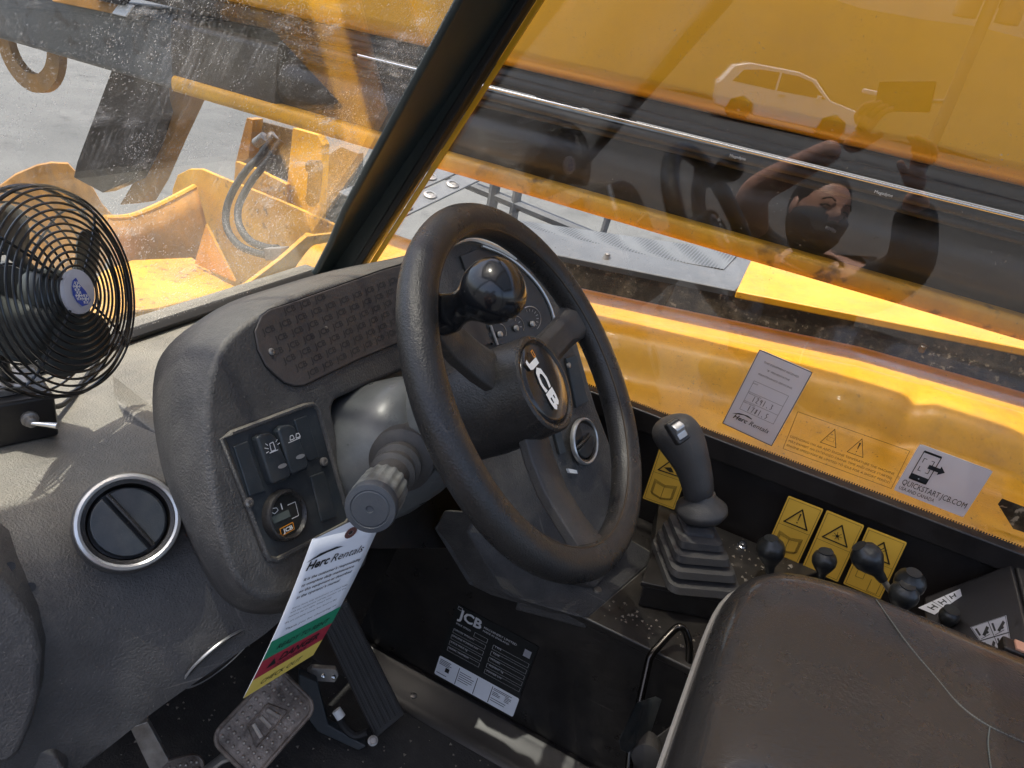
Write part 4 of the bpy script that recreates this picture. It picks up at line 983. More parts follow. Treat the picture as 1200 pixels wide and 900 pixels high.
# hour meter
gc = dsf(333, 604, O1+.004)
def gr(R): return R
ga = obj('hour_meter', MB().lathe(gc, ND, [(.0245, -.004), (.0245, .004), (.0235, .007), (.0215, .0075), (.0195, .0055), (.019, .003)], 40, cap=False), 'rubber', dash)
obj('meter_face', MB().lathe(gc, ND, [(.0193, .0035), (.001, .0036)], 36), 'face', ga)
OG = O1+.004+.0042
dprint(lambda mb: mb.add([dsf(*p, OG) for p in ((318, 606), (338, 597), (341, 605), (321, 614))], [(0, 1, 2, 3)]), ga, 'lcd', 'display')
dprint(lambda mb: pl2(mb, [(328, 620), (343, 612), (345, 620), (330, 628)], .0009, OG, True), ga, 'jcb_orange', 'badge_border')
def ms(mb):
    pl2(mb, [(337, 592), (346, 588), (350, 604), (342, 608)], .0006, OG); pl2(mb, [(317, 600), (319, 596), (324, 595), (326, 598), (322, 602)], .0006, OG, True); pl2(mb, [(329, 590), (331, 597)], .0012, OG)
    q = Quad(dsf(330, 620, OG+.0003), dsf(342.5, 614, OG+.0003), dsf(344, 619.5, OG+.0003), dsf(331.5, 625.5, OG+.0003)); q.text(mb, 'JCB', .05, .92, .8, width=.9, bold=.03)
dprint(ms, ga, 'white', 'symbols', 'stuff')

# gauge cluster on the right half (seen through the wheel)
OC = -.545
def dc(px, py, k=0): return ds(px, py, OC+k)
pod = [(500, 300), (520, 288), (552, 276), (585, 288), (612, 302), (640, 330), (662, 360), (676, 395), (690, 445), (700, 478), (718, 525), (727, 575), (738, 640), (700, 690), (640, 660), (600, 600), (560, 560), (520, 470), (500, 380)]
PODK = -.004
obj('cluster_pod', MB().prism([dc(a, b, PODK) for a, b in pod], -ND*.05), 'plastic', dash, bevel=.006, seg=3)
obj('cluster_hood', MB().tube([dc(a, b, .002) for a, b in ((520, 290), (549, 280), (580, 290), (604, 303))], .004, 8, sub=4), 'silver', dash)
lens = [(560, 292), (600, 309), (622, 326), (638, 347), (648, 370), (652, 390), (600, 402), (578, 404), (568, 375), (540, 300)]
ln = obj('cluster_lens', MB().prism([dc(a, b, 0) for a, b in lens], -ND*.003), 'face', dash)
obj('cluster_trim', MB().tube([dc(a, b, .0015) for a, b in ((565, 288), (590, 298), (612, 314), (632, 336), (645, 360), (652, 386))], .0022, 8, sub=5), 'silver', ln)
obj('cluster_trim', MB().tube([dc(a, b, .0015) for a, b in ((569, 350), (573, 375), (583, 404))], .0018, 8, sub=4), 'silver', ln)
def arc(px, py, r, a0, a1, mb, w_=.0009):
    pl2_ = [(px+r*.86*math.cos(math.radians(a)), py-r*math.sin(math.radians(a))) for a in range(a0, a1, 12)]
    P = [dc(a, b, .0008) for a, b in pl2_]
    for a, b in zip(P, P[1:]):
        d = (b-a).normalized(); s_ = d.cross(ND)*w_/2; mb.add([a+s_, b+s_, b-s_, a-s_], [(0, 1, 2, 3)])
def gauges(mb):
    arc(621, 374, 15, -50, 120, mb, .0012); arc(603, 383, 13, -20, 120, mb); arc(584, 390, 11, -20, 110, mb)
    for px, py, r, a0, a1, st in ((621, 374, 11, -40, 120, 22), (603, 383, 9, 0, 120, 40)):
        for a in range(a0, a1, st):
            c = [(px+q_*.86*math.cos(math.radians(a)), py-q_*math.sin(math.radians(a))) for q_ in (r-2, r+1)]
            P = [dc(*c[0], .0008), dc(*c[1], .0008)]; d = (P[1]-P[0]).normalized(); s_ = d.cross(ND)*.0005; mb.add([P[0]+s_, P[1]+s_, P[1]-s_, P[0]-s_], [(0, 1, 2, 3)])
dprint(gauges, ln, 'silver', 'dial_marks', 'stuff')
for px, py in ((623, 380), (604, 385), (585, 392)): obj('dial_hub', MB().lathe(dc(px, py, .001), ND, [(.0042, 0), (.0042, .003), (.003, .004)], 16), 'silver', ln)
sd = obj('display_screen', MB().prism([dc(a, b, 0) for a, b in ((532, 352), (566, 342), (580, 400), (548, 412))], -ND*.003), 'panel_insert', dash)
for a, b in ((566, 370), (570, 380), (573, 390)): obj('key_button', MB().prism([dc(x, y, .001) for x, y in ((a, b), (a+5, b-2), (a+6, b+3), (a+1, b+5))], -ND*.002), 'switch', sd)
# right pod: keys, vent
for pts in (((655, 392), (668, 388), (674, 404), (661, 410)), ((664, 420), (676, 416), (690, 470), (676, 478)), ((648, 500), (656, 498), (664, 530), (657, 533))):
    obj('blank_switch', MB().prism([dc(a, b, .002) for a, b in pts], -ND*.004), 'switch', dash, bevel=.001)
for a, b in ((660, 406), (667, 428)): obj('screw', MB().lathe(dc(a, b, .002), ND, [(.004, -.002), (.004, .001), (.002, .002)], 12), 'steel', dash)
c = dc(685, 517, .0015); vent(685, 517, c.length/ray(685, 517).length, ND+V((0, -.12, 0)), .033, yaw=100, label='small right vent seen through the steering wheel')
obj('toggle_mark', MB().prism([dc(a, b, .002) for a, b in ((666, 549), (676, 551), (677, 555), (668, 554))], -ND*.004), 'white', dash)
# underside duct below the pod, reaching the console
dpz = -.72
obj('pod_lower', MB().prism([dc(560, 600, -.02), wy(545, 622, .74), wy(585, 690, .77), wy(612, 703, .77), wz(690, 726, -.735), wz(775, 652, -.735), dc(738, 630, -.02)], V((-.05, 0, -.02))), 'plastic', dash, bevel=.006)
obj('pod_foot', MB().prism([wy(606, 702, .79), wz(690, 724, -.735), wz(777, 650, -.735), wz(700, 640, -.735)], V((0, 0, -.022))), 'plastic', dash, bevel=.003)
obj('screw', MB().lathe(wz(700, 692, -.733), UZ, [(.007, 0), (.006, .003), (.003, .003)], 12), 'steel', dash)

# ================================================================== STEERING
W = V((-.217, .641, -.3376)); NW = V((math.cos(math.radians(40.6))*math.cos(math.radians(3.7)), math.cos(math.radians(40.6))*math.sin(math.radians(3.7)), math.sin(math.radians(40.6))))
wu, wv = frame(NW)
whl = thing('steering_wheel', 'black three spoke steering wheel with glossy spinner knob', 'steering wheel', W)
def wpt(px, py, h=0): return wp(px, py, W+NW*h, NW)
r_ = .0178; Rm = .2-r_
ring = [W+(wu*math.cos(2*math.pi*k/128)+wv*math.sin(2*math.pi*k/128))*Rm for k in range(128)]
rows = []
for k, c in enumerate(ring):
    d = (c-W).normalized(); row = []
    for j in range(24):
        a = 2*math.pi*j/24; g_ = 1-.045*max(0, math.cos(3*a+1.2))
        if -2.2 < a-math.pi < 2.2 and (k // 2) % 2 == 0 and False: g_ *= .97
        row.append(c+(d*math.cos(a)+NW*math.sin(a))*r_*g_)
    rows.append(row)
obj('rim', MB().grid(rows, True, True), 'rubber', whl, angle=80)
M['rim_bounce'] = mat('bronze_bounce_line', (.055, .035, .018), .5, var=.5, vs=30)
obj('bounce_line', MB().tube([W+(wu*math.cos(2*math.pi*k/128)+wv*math.sin(2*math.pi*k/128))*(Rm-r_*.78)+NW*r_*.60 for k in range(128)], .0012, 6, closed=True), 'rim_bounce', whl)  # brown line paints the bronze window bounce on the inner rim
M['spoke'] = mat('worn_spoke_rubber', (.045, .040, .036), .36, scr=.8, var=.3, vs=14, bump=.3, bs=520, dust=.2, dustcol=(.18, .14, .10), ds=9, rv=.1)
def spoke(ph_pix, hub_ang_pix, w0, w1):
    e = wpt(*ph_pix); d = (e-W).normalized(); e = W+d*(Rm-.006); s_ = d.cross(NW)
    hub = W+d*.035-NW*.022
    rings = []
    for t in (0, .25, .5, .75, .9, 1):
        c = hub*(1-t)+e*t-NW*.012*math.sin(math.pi*t); ww = w0*(1-t)+w1*t+(.010 if t == 1 else .003 if t == .9 else 0); th = .0085+.002*t
        prof = [(-1, -.8), (-.75, -1), (.75, -1), (1, -.8), (1, .35), (.55, 1), (-.55, 1), (-1, .35)]
        rings.append([c+s_*(a*ww)+NW*(b*th) for a, b in prof])
    return obj('spoke', MB().loft(rings), 'spoke', whl, bevel=.002, angle=50)
spoke((498, 345), None, .023, .019); spoke((690, 355), None, .021, .018); spoke((700, 655), None, .024, .020)
hb = obj('hub', MB().lathe(W, NW, [(.045, -.105), (.052, -.10), (.055, -.06), (.0535, -.02), (.052, .004), (.0515, .0085), (.049, .0105), (.046, .0105), (.0435, .008), (.001, .008)], 56), 'rubber', whl, angle=28)
hf = obj('hub_badge', MB().lathe(W+NW*.0082, NW, [(.0432, 0), (.043, .001), (.038, .0028), (.02, .0045), (.001, .005)], 48), 'knob', hb, angle=80)
# lettering: reads downwards to the right
Jc = wpt(637, 449, .0135); jl = wpt(621, 417, .0135); jr = wpt(654, 478, .0135)
du = (jr-jl).normalized(); dn = -(NW.cross(du)); 
if (RX*dn.x+RY*dn.y+RZ*dn.z).x > 0: dn = -dn
wl_ = (jr-jl).length
ctr = (jl+jr)/2-NW*.0
hgt = .0170
q = Quad(ctr-du*wl_/2-dn*hgt/2, ctr+du*wl_/2-dn*hgt/2, ctr+du*wl_/2+dn*hgt/2, ctr-du*wl_/2+dn*hgt/2)
mb = MB(); q.text(mb, 'JCB', 0, 1, 1, width=1, bold=.045); obj('lettering', mb, 'white', hf, kind='stuff')
mb = MB(); q.line(mb, [(-.04, -.05), (.07, -.05), (.07, .18), (-.04, .18)], .0012, closed=True); obj('logo_mark', mb, 'jcb_orange', hf)
# spinner knob
ka = wpt(512, 358); kd = (ka-W).normalized(); kb = wpt(527, 366, .004)
obj('spinner_knob', MB().lathe(kb, NW, [(.018, -.012), (.0185, .0), (.0165, .004), (.0145, .012), (.0155, .019), (.0200, .027), (.0262, .036), (.0290, .047), (.0287, .056), (.0252, .065), (.0185, .0715), (.010, .0745), (.001, .0755)], 48), 'knob', whl, angle=80)
# column
col = thing('steering_column', 'grey steering column shroud with ribbed indicator stalk', 'steering column', W-NW*.2)
C0 = W-NW*.115
obj('shroud_collar', MB().lathe(C0, NW, [(.050, -.02), (.060, -.012), (.060, 0), (.052, .006), (.035, .008)], 48), 'plastic_smooth', col)
cen = W-NW*.135
rings = []
for h, ru, rv, dx in ((0, .058, .058, 0), (-.03, .074, .070, -.012), (-.07, .084, .078, -.022), (-.12, .086, .080, -.028), (-.19, .080, .076, -.03), (-.26, .07, .07, -.03)):
    rings.append([cen+NW*h+wu*dx*.6+(wu*math.cos(2*math.pi*k/48)*ru+wv*math.sin(2*math.pi*k/48)*rv) for k in range(48)])
obj('shroud', MB().loft(rings), 'plastic_smooth', col, angle=80)
sb = wd(470, 540, .765); se = wd(434, 596, .635)
da = (se-sb).normalized(); L_ = (se-sb).length
st = obj('stalk', MB().lathe(sb, da, [(.036, -.03), (.034, .0), (.029, .003), (.022, .004), (.021, .012), (.0245, .014), (.0245, .022), (.019, .025), (.0185, .036), (.0225, .038), (.023, .045), (.018, .048), (.016, L_-.06)], 40), 'rubber_matte', col, angle=35)
gr0 = se-da*.058
prof_n = 64; rings = []
for h, r in ((0, .0185), (.003, .0222), (.010, .0230), (.045, .0232), (.048, .0225)):
    rings.append([gr0+da*h+(frame(da)[0]*math.cos(2*math.pi*k/prof_n)+frame(da)[1]*math.sin(2*math.pi*k/prof_n))*(r*(1-(.055 if (k//2) % 2 and .002 < h < .047 else 0))) for k in range(prof_n)])
obj('grip', MB().loft(rings), 'worn_grip' if 'worn_grip' in M else 'rubber_matte', st, angle=25)
obj('cap', MB().lathe(se, da, [(.0205, -.012), (.0228, -.010), (.0232, -.003), (.022, .001), (.0175, .0018), (.0168, .0010), (.0155, .0018), (.0035, .0022), (.0030, .0012), (.001, .0012)], 48), 'switch_grey', st, angle=25) if False else None
M['switch_grey'] = mat('grey_cap_plastic', (.055, .062, .072), .45, bump=.1, bs=800, dust=.12, ds=12)
obj('cap', MB().lathe(se, da, [(.0205, -.012), (.0228, -.010), (.0232, -.003), (.022, .001), (.0175, .0018), (.0168, .0010), (.0155, .0018), (.0035, .0022), (.0030, .0012), (.001, .0012)], 48), 'switch_grey', st, angle=25)
M['worn_grip'] = mat('worn_grip_plastic', (.26, .265, .25), .3, var=.7, vs=60, col2=(.03, .03, .03), dust=.5, dustcol=(.4, .38, .32), ds=30)
for c_ in st.children:
    if c_.name.startswith('grip'): c_.data.materials[0] = M['worn_grip']

# hang tag
ht = thing('hang_tag', 'white rental tag with green, red and yellow bands hanging from the stalk', 'tag', wd(412, 620, .69))
TQ = Quad(wd(366, 632, .665), wd(447, 611, .70), wd(367, 767, .735), wd(285, 818, .70), fn=lambda u, v: .006*math.sin(v*3.1)*(1-.3*u))
def tq(u, v, k=0): return TQ.at(u, v, k)
def tgrid(v0, v1, k, m_, nm, par, cut=0):
    rows = []
    for i in range(13):
        v = v0+(v1-v0)*i/12; rows.append([tq(j/8, v, k) for j in range(9)])
    if cut:
        pts0 = [tq(0, .0, k), tq(0.62, -.025, k)]
    return obj(nm, MB().grid(rows), m_, par)
card = tgrid(0, 1, 0, 'tag', 'card', ht)
cm = card.modifiers.new('s', 'SOLIDIFY'); cm.thickness = .0006; cm.offset = -1
obj('card_top', MB().add([tq(0, .004, 0), tq(.50, -.055, 0), tq(.66, -.06, 0), tq(1, .004, 0)], [(0, 1, 2, 3)]), 'tag', ht)
tgrid(.605, .735, .0005, 'tag_green', 'green_band', ht); tgrid(.735, .87, .0005, 'tag_red', 'red_band', ht); tgrid(.87, 1.0, .0005, 'tag_yellow', 'yellow_band', ht)
mb = MB(); TQ.ring(mb, .56, .02, .0040, .0034, k=.0008); obj('eyelet', mb, 'eyelet', ht)
mb = MB(); TQ.circle(mb, .56, .02, .0022, .0007, seg=12); obj('eyelet_hole', mb, 'print', ht)
mb = MB(); k_ = .0010
TQ.text(mb, 'Herc', .07, .185, .050, width=.32, bold=.03, shear=.2, k=k_); TQ.text(mb, 'Rentals', .42, .185, .050, width=.47, shear=.25, k=k_)
TQ.poly(mb, [(.03, .135), (.2, .100), (.42, .088), (.52, .098), (.3, .108)], k_)
for i, s_ in enumerate(('It is the customer\'s responsibility', 'to complete daily maintenance', 'on this equipment as described', 'in the operator\'s manual')): TQ.text(mb, s_, .10, .250+.036*i, .017, width=(.83, .76, .76, .62)[i], bold=.02, shear=.15, k=k_)
for i, s_ in enumerate(('If you have any questions or need help', 'with this equipment call the number on the', 'machine day or night. Always wear')): TQ.text(mb, s_, .10, .42+.026*i, .010, width=(.80, .80, .62)[i], shear=.15, k=k_)
TQ.text(mb, 'We are available twenty four hours a day', .08, .51, .012, width=.75, shear=.15, k=k_); TQ.text(mb, 'Thank you for choosing us', .14, .565, .014, width=.74, shear=.15, k=k_)
TQ.text(mb, 'READY TO RENT', .15, .695, .036, width=.74, shear=.2, k=k_)
TQ.text(mb, 'DANGER', .30, .815, .052, width=.56, bold=.02, shear=.2, k=k_); TQ.poly(mb, [(.14, .825), (.20, .765), (.27, .825)], k_)
TQ.text(mb, 'DO NOT OPERATE', .28, .855, .024, width=.45, shear=.2, k=k_)
TQ.text(mb, 'CHECK OUT', .18, .955, .036, width=.58, shear=.2, k=k_)
obj('printing', mb, 'print', ht, kind='stuff')

# ================================================================== FAN
fc = V((-.639, .44, -.321)); y_, p_ = math.radians(18.6), math.radians(15.2)
NF = V((math.cos(p_)*math.cos(y_), math.cos(p_)*math.sin(y_), math.sin(p_)))
fu, fv = frame(NF)
fan = thing('dashboard_fan', 'small black wire cage fan standing on the dash shelf at the left edge', 'fan', fc+V((0, 0, -.17)))
def fring(r, h, w_=.0013): return MB().tube([fc+NF*h+(fu*math.cos(2*math.pi*k/72)+fv*math.sin(2*math.pi*k/72))*r for k in range(72)], w_, 6, closed=True)
for i in range(12):
    r = .025+(.100-.025)*i/11.4; h = .012*(1-(r/.1)**2.2)
    obj('cage_ring', fring(r, h), 'wire', fan)
obj('cage_ring', fring(.1005, -.008, .002), 'wire', fan); obj('cage_ring', fring(.1015, -.022, .002), 'wire', fan)
for i in range(8):
    r = .030+.070*i/7.3; obj('cage_ring', fring(r, -.062+.02*(r/.1)**2), 'wire', fan)
for i in range(4):
    a = math.radians(38+90*i); d = fu*math.cos(a)+fv*math.sin(a)
    obj('cage_wire', MB().tube([fc+d*.018+NF*.0105, fc+d*.05+NF*.008, fc+d*.085+NF*.001, fc+d*.101-NF*.008, fc+d*.102-NF*.022, fc+d*.098-NF*.045, fc+d*.05-NF*.058], .0014, 6, sub=4), 'wire', fan)
bd = obj('badge', MB().lathe(fc+NF*.012, NF, [(.001, -.006), (.0205, -.005), (.0215, -.002), (.0215, 0), (.0205, .0012), (.001, .0016)], 36), 'sticker', fan)
fq = Quad(fc+NF*.0142+(-fu-fv*-1)*.016, fc+NF*.0142+(fu+fv)*.016, fc+NF*.0142+(fu-fv)*.016, fc+NF*.0142+(-fu-fv)*.016)
# check orientation: u should run right in the picture
mb = MB(); fq.poly(mb, [(.20, .25), (.32, .10), (.50, .06), (.56, .30), (.70, .55), (.78, .86), (.60, .95), (.36, .92), (.20, .72), (.14, .48)], .0003); obj('badge_print', mb, 'blue', bd)
mb = MB()
def flake(u, v, s_):
    for a in (0, 60, 120):
        c, s2 = math.cos(math.radians(a+20))*s_, math.sin(math.radians(a+20))*s_; fq.line(mb, [(u-c, v-s2), (u+c, v+s2)], .0010, .0006)
        for t in (-.6, .6):
            for b in (50, -50):
                e = math.radians(a+20+b+(180 if t < 0 else 0)); fq.line(mb, [(u+c*t, v+s2*t), (u+c*t+math.cos(e)*s_*.4, v+s2*t+math.sin(e)*s_*.4)], .0007, .0006)
flake(.40, .30, .15); flake(.36, .58, .14); flake(.58, .76, .15)
obj('snowflake_print', mb, 'white', bd, kind='stuff')
for i in range(4):
    a = math.radians(100+90*i); rows = []
    for k in range(9):
        t = k/8; r = .018+.070*t; wd2 = 1.75*(.16+.95*math.sin(math.pi*(.12+.72*t)))*.5*(1 if t < .9 else .72); row = []
        for j in range(7):
            s_ = j/6-.5; b = a+s_*wd2*1.25; tw = .030*(1-.45*t)*s_*1.5
            row.append(fc+(fu*math.cos(b)+fv*math.sin(b))*r+NF*(-.022+tw))
        rows.append(row)
    bl = obj('blade', MB().grid(rows), 'blade', fan); sm_ = bl.modifiers.new('s', 'SOLIDIFY'); sm_.thickness = .0015
obj('blade_hub', MB().lathe(fc-NF*.035, NF, [(.022, 0), (.024, .004), (.024, .022), (.018, .028), (.006, .030)], 28), 'blade', fan)
obj('motor', MB().lathe(fc-NF*.115, NF, [(.015, -.012), (.030, -.005), (.034, .01), (.034, .045), (.028, .055)], 32), 'plastic_smooth', fan)
fb = wd(28, 500, .765); fz = zs+.004
fx = V((fb.x, fb.y, 0))
# base box
bu = V((.93, -.36, 0)); bv = V((.36, .93, 0))
bc = wz(25, 530, zs); bc = V((bc.x, bc.y, 0))+bu*-.0
bcen = wd(16, 492, .80)
obj('base_box', MB().box(V((bcen.x, bcen.y, zs+.028)), bu, bv, UZ, .036, .034, .026), 'black', fan, bevel=.004, seg=3)
obj('stand', MB().tube([V((bcen.x, bcen.y, zs+.05)), V((bcen.x-.002, bcen.y, zs+.07)), fc-NF*.09+V((0, 0, -.03))], .006, 10, sub=4), 'wire', fan)
obj('bracket', MB().box(V((bcen.x+.0, bcen.y, zs+.058)), bu, bv, UZ, .022, .016, .004), 'steel', fan, bevel=.001)
tb = V((bcen.x, bcen.y, zs+.032))+bu*.036+bv*.008
tg = obj('toggle_switch', MB().lathe(tb, bu, [(.0085, 0), (.0085, .004), (.006, .005), (.0055, .012), (.003, .013)], 12), 'steel', fan)
obj('toggle_lever', MB().tube([tb+bu*.012, tb+V((.88, .43, .08))*.014+bu*.012, tb+V((.88, .43, .08))*.026+bu*.013], [.0022, .0030, .0036], 10), 'chrome', tg)
obj('power_cord', MB().tube([V((bcen.x, bcen.y, zs+.02))+bv*.034, V((bcen.x, bcen.y, zs+.005))+bv*.06-bu*.03, V((bcen.x, bcen.y, zs+.005))+bv*.12-bu*.12], .003, 8, sub=5), 'seal', fan)

# ================================================================== PEDALS
def pedal(px, py, dep, nrm, updir, hw, hh, label, name='brake_pedal', relief=True):
    c = wd(px, py, dep); n = nrm.normalized(); u = updir.cross(n).normalized(); v = n.cross(u)
    t = thing(name, label, 'pedal', c)
    pts = []
    for cx_, cy_, a0 in ((1, 1, 0), (-1, 1, 90), (-1, -1, 180), (1, -1, 270)):
        for i in range(6):
            a = math.radians(a0+90*i/5); rr = .016; pts.append(c+u*(cx_*(hw-rr)+rr*math.cos(a))+v*(cy_*(hh-rr)+rr*math.sin(a)))
    obj('pad', MB().prism(pts, -n*.007), 'pedal', t, bevel=.002)
    obj('pad_rim', MB().tube([p+n*.001 for p in pts], .0028, 8, closed=True), 'pedal', t)
    sh = MB()
    mbd = MB()
    cnt = 0
    for i in range(-4, 5):
        for j in range(-3, 4):
            if abs(i) <= 2 and abs(j) <= 1 and relief: continue
            p = c+u*(i*hw*.20)+v*(j*hh*.24+(i % 2)*.002)
            me_ = MB().lathe(p, n, [(.0024, -.001), (.0022, .0012), (.0012, .0024), (.0002, .0027)], 8)
            o_ = obj('stud', me_, 'pedal_worn', t); cnt += 1
    if relief:
        q = [(-.55, -.30), (.10, .32), (.42, .18), (.50, -.25), (.05, -.42)]
        q = [(-.50, -.36), (.50, -.36), (.30, .36), (-.30, .36)]
        obj('emblem_frame', MB().tube([c+u*(a*hw)+v*(b*hh)+n*.0012 for a, b in q], .0016, 6, closed=True), 'pedal', t)
        for a in (-.22, 0, .22): obj('emblem_bar', MB().tube([c+u*(a*1.25*hw)+v*(-.24*hh)+n*.001, c+u*(a*.9*hw)+v*(.26*hh)+n*.001], .0030, 8), 'pedal_worn', t)
    return t, c, u, v, n
M['pedal_worn'] = mat('polished_wear', (.60, .54, .48), .35, metal=.8, var=.4, vs=60)
t, c, u, v, n = pedal(311, 846, .93, V((.60, -.40, .80)), V((-.867, -.069, .487)), .054, .037, 'studded steel brake pedal in front of the hang tag')
obj('arm', MB().tube([c-v*.03-n*.010, wd(262, 888, .95), wd(215, 925, .95)], .009, 10, flat=.6), 'steel', t)
t2, c2, *_ = pedal(207, 925, .93, V((.62, -.12, .77)), V((-.80, .55, .50)), .034, .034, 'second steel pedal cut off by the bottom edge of the photo', 'clutch_pedal', False)
obj('arm', MB().prism([wd(152, 853, .90), wd(173, 846, .90), wd(198, 892, .91), wd(180, 912, .91)], V((-.006, .006, 0))), 'steel', t2, bevel=.001)
# accelerator
ac = thing('accelerator_pedal', 'long ribbed black accelerator pedal beside the console', 'pedal', wz(430, 870, -1.0))
pa = [wd(371, 722, 1.06), wd(407, 704, 1.07), wd(474, 838, 1.115), wd(440, 867, 1.105)]
un = (pa[1]-pa[0]).normalized(); vn = (pa[3]-pa[0]).normalized(); nn_ = un.cross(vn).normalized(); nn_ = nn_ if nn_.dot(pa[0]) < 0 else -nn_
obj('pad', MB().prism(pa, -nn_*.012), 'rubber_matte', ac, bevel=.003)
for i in range(6):
    t_ = (i+.5)/6; a = pa[0].lerp(pa[1], t_)*.97+pa[2].lerp(pa[3], 1-t_)*.03; b = pa[0].lerp(pa[1], t_)*.05+pa[3].lerp(pa[2], t_)*.95
    obj('rib', MB().tube([a+nn_*.001, b+nn_*.001], .0020, 6), 'rubber_matte', ac)
obj('hinge_bolt', MB().lathe(wd(437, 868, 1.085), -ray(437, 868), [(.0075, -.01), (.0075, .003), (.0045, .004), (.004, .001)], 18), 'steel', ac)
obj('link', MB().prism([wd(360, 788, 1.12), wd(366, 783, 1.12), (wd(394, 785, 1.12)), wd(397, 792, 1.12), wd(392, 800, 1.12), wd(364, 798, 1.12)], V((-.006, .006, 0))), 'steel', ac, bevel=.001)
for p in ((366, 792), (379, 792), (391, 793)): obj('rivet', MB().lathe(wd(*p, 1.118), -ray(*p), [(.004, 0), (.003, .003), (.001, .004)], 10), 'chrome', ac)
obj('cable', MB().tube([wd(396, 836, 1.09), wd(402, 850, 1.095), wd(416, 862, 1.095), wd(432, 858, 1.09)], .006, 8, sub=4), 'hose', ac)
obj('cable_ferrule', MB().tube([wd(394, 832, 1.09), wd(400, 841, 1.09)], .007, 10), 'white', ac)
obj('bracket', MB().prism([wd(350, 790, 1.10), wd(372, 800, 1.10), wd(385, 850, 1.10), wd(430, 875, 1.10), wd(420, 880, 1.10), wd(372, 858, 1.10), wd(352, 830, 1.10)], V((-.01, .01, 0))), 'switch', ac, bevel=.002)

# ================================================================== SEAT
seat = thing('driver_seat', 'worn dark vinyl driver seat cushion with stitched seam and grey piping', 'seat', (.28, .6, -1.02))
scx, scy = .325, .560; sa, sb_ = .300, .268; rot = 0.0
def seatpt(a, b, z): 
    return V((scx+a*math.cos(rot)-b*math.sin(rot), scy+a*math.sin(rot)+b*math.cos(rot), z))
def sring(f, z, e=5.5, n=72, ddx=0):
    pts = []
    for k in range(n):
        t = 2*math.pi*k/n; c_, s_ = math.cos(t), math.sin(t); r = (abs(c_)**e+abs(s_)**e)**(-1/e)
        pts.append(seatpt(sa*f*c_*r+ddx, sb_*f*s_*r, z))
    return pts
top = -.508
rings = [sring(.96, top-.12), sring(1.0, top-.105), sring(1.005, top-.075), sring(1.0, top-.054), sring(.988, top-.037), sring(.955, top-.022), sring(.90, top-.011), sring(.81, top-.004), sring(.66, top), sring(.5, top+.001), sring(.3, top), sring(.1, top)]
obj('cushion', MB().loft(rings), 'leather', seat, sub=1, angle=80)
obj('piping', MB().tube(sring(1.006, top-.064, n=96), .0028, 8, closed=True), 'piping', seat)
def on_seat(px, py):
    p = wz(px, py, top); 
    # local superellipse radius to get the height of the skin
    for _ in range(6):
        d = p-V((scx, scy, 0)); a = d.x*math.cos(rot)+d.y*math.sin(rot); b = -d.x*math.sin(rot)+d.y*math.cos(rot)
        f = ((abs(a)/sa)**5.5+(abs(b)/sb_)**5.5)**(1/5.5)
        z = top
        for f0_, f1_, z0, z1 in ((.66, .81, 0, -.004), (.81, .90, -.004, -.011), (.90, .955, -.011, -.022), (.955, .988, -.022, -.037), (.988, 1.0, -.037, -.054), (1.0, 1.2, -.054, -.09)):
            if f0_ < f <= f1_: z = top+z0+(z1-z0)*(f-f0_)/(f1_-f0_)
        p = wz(px, py, z+.0008)
    return p
for pts in (((1027, 703), (1044, 727), (1066, 757), (1098, 795), (1125, 826), (1160, 851), (1210, 874)), ((1160, 851), (1158, 872), (1162, 905))):
    P = smooth([on_seat(*p) for p in pts], 12)
    obj('seam', MB().tube([p-V((0, 0, .0010)) for p in P], .0012, 6), 'seal', seat)
    st_ = MB()
    for i in range(0, len(P)-1, 1):
        a, b = P[i], P[i+1]; st_.tube([a+UZ*.0001, a.lerp(b, .72)+UZ*.0001], .00055, 5)
    obj('stitching', st_, 'thread', seat, kind='stuff')
obj('seat_pan', MB().prism([seatpt(a, b, top-.105) for a, b in ((-.255, -.22), (.25, -.22), (.25, .22), (-.255, .22))], V((0, 0, -.05))), 'black', seat, bevel=.01)
obj('suspension_box', MB().prism([seatpt(a, b, top-.15) for a, b in ((-.21, -.19), (.23, -.19), (.23, .19), (-.21, .19))], V((0, 0, -.29))), 'rubber_matte', seat, bevel=.02)
obj('slide_cover', MB().prism([wd(760, 868, .95), wd(790, 845, .97), wd(800, 870, .97), wd(790, 900, .96), wd(765, 905, .95)], V((.03, .02, -.03))), 'rubber_matte', seat, bevel=.004)
obj('adjuster_plate', MB().prism([wd(746, 822, .93), wd(768, 815, .97), wd(752, 862, .95), (wd(735, 870, .92)), wd(727, 880, .92), wd(724, 868, .92)], V((.01, .01, -.01))), 'switch', seat, bevel=.002)
obj('adjuster_knob', MB().lathe(wd(757, 888, .93), V((.2, -1, .3)), [(.018, -.03), (.020, -.01), (.018, 0), (.01, .002)], 24), 'rubber_matte', seat)
M['bar'] = mat('black_chrome_tube', (.05, .045, .04), .15, metal=.9)
obj('adjuster_bar', MB().tube([wd(735, 930, .94), wd(740, 873, .95), wd(758, 785, .98), wd(763, 768, .985), wd(772, 757, .99), wd(790, 738, 1.0), wd(798, 735, 1.0), wd(804, 742, 1.0), wd(808, 760, 1.0), wd(806, 790, 1.0)], .0052, 12, sub=5), 'bar', seat)

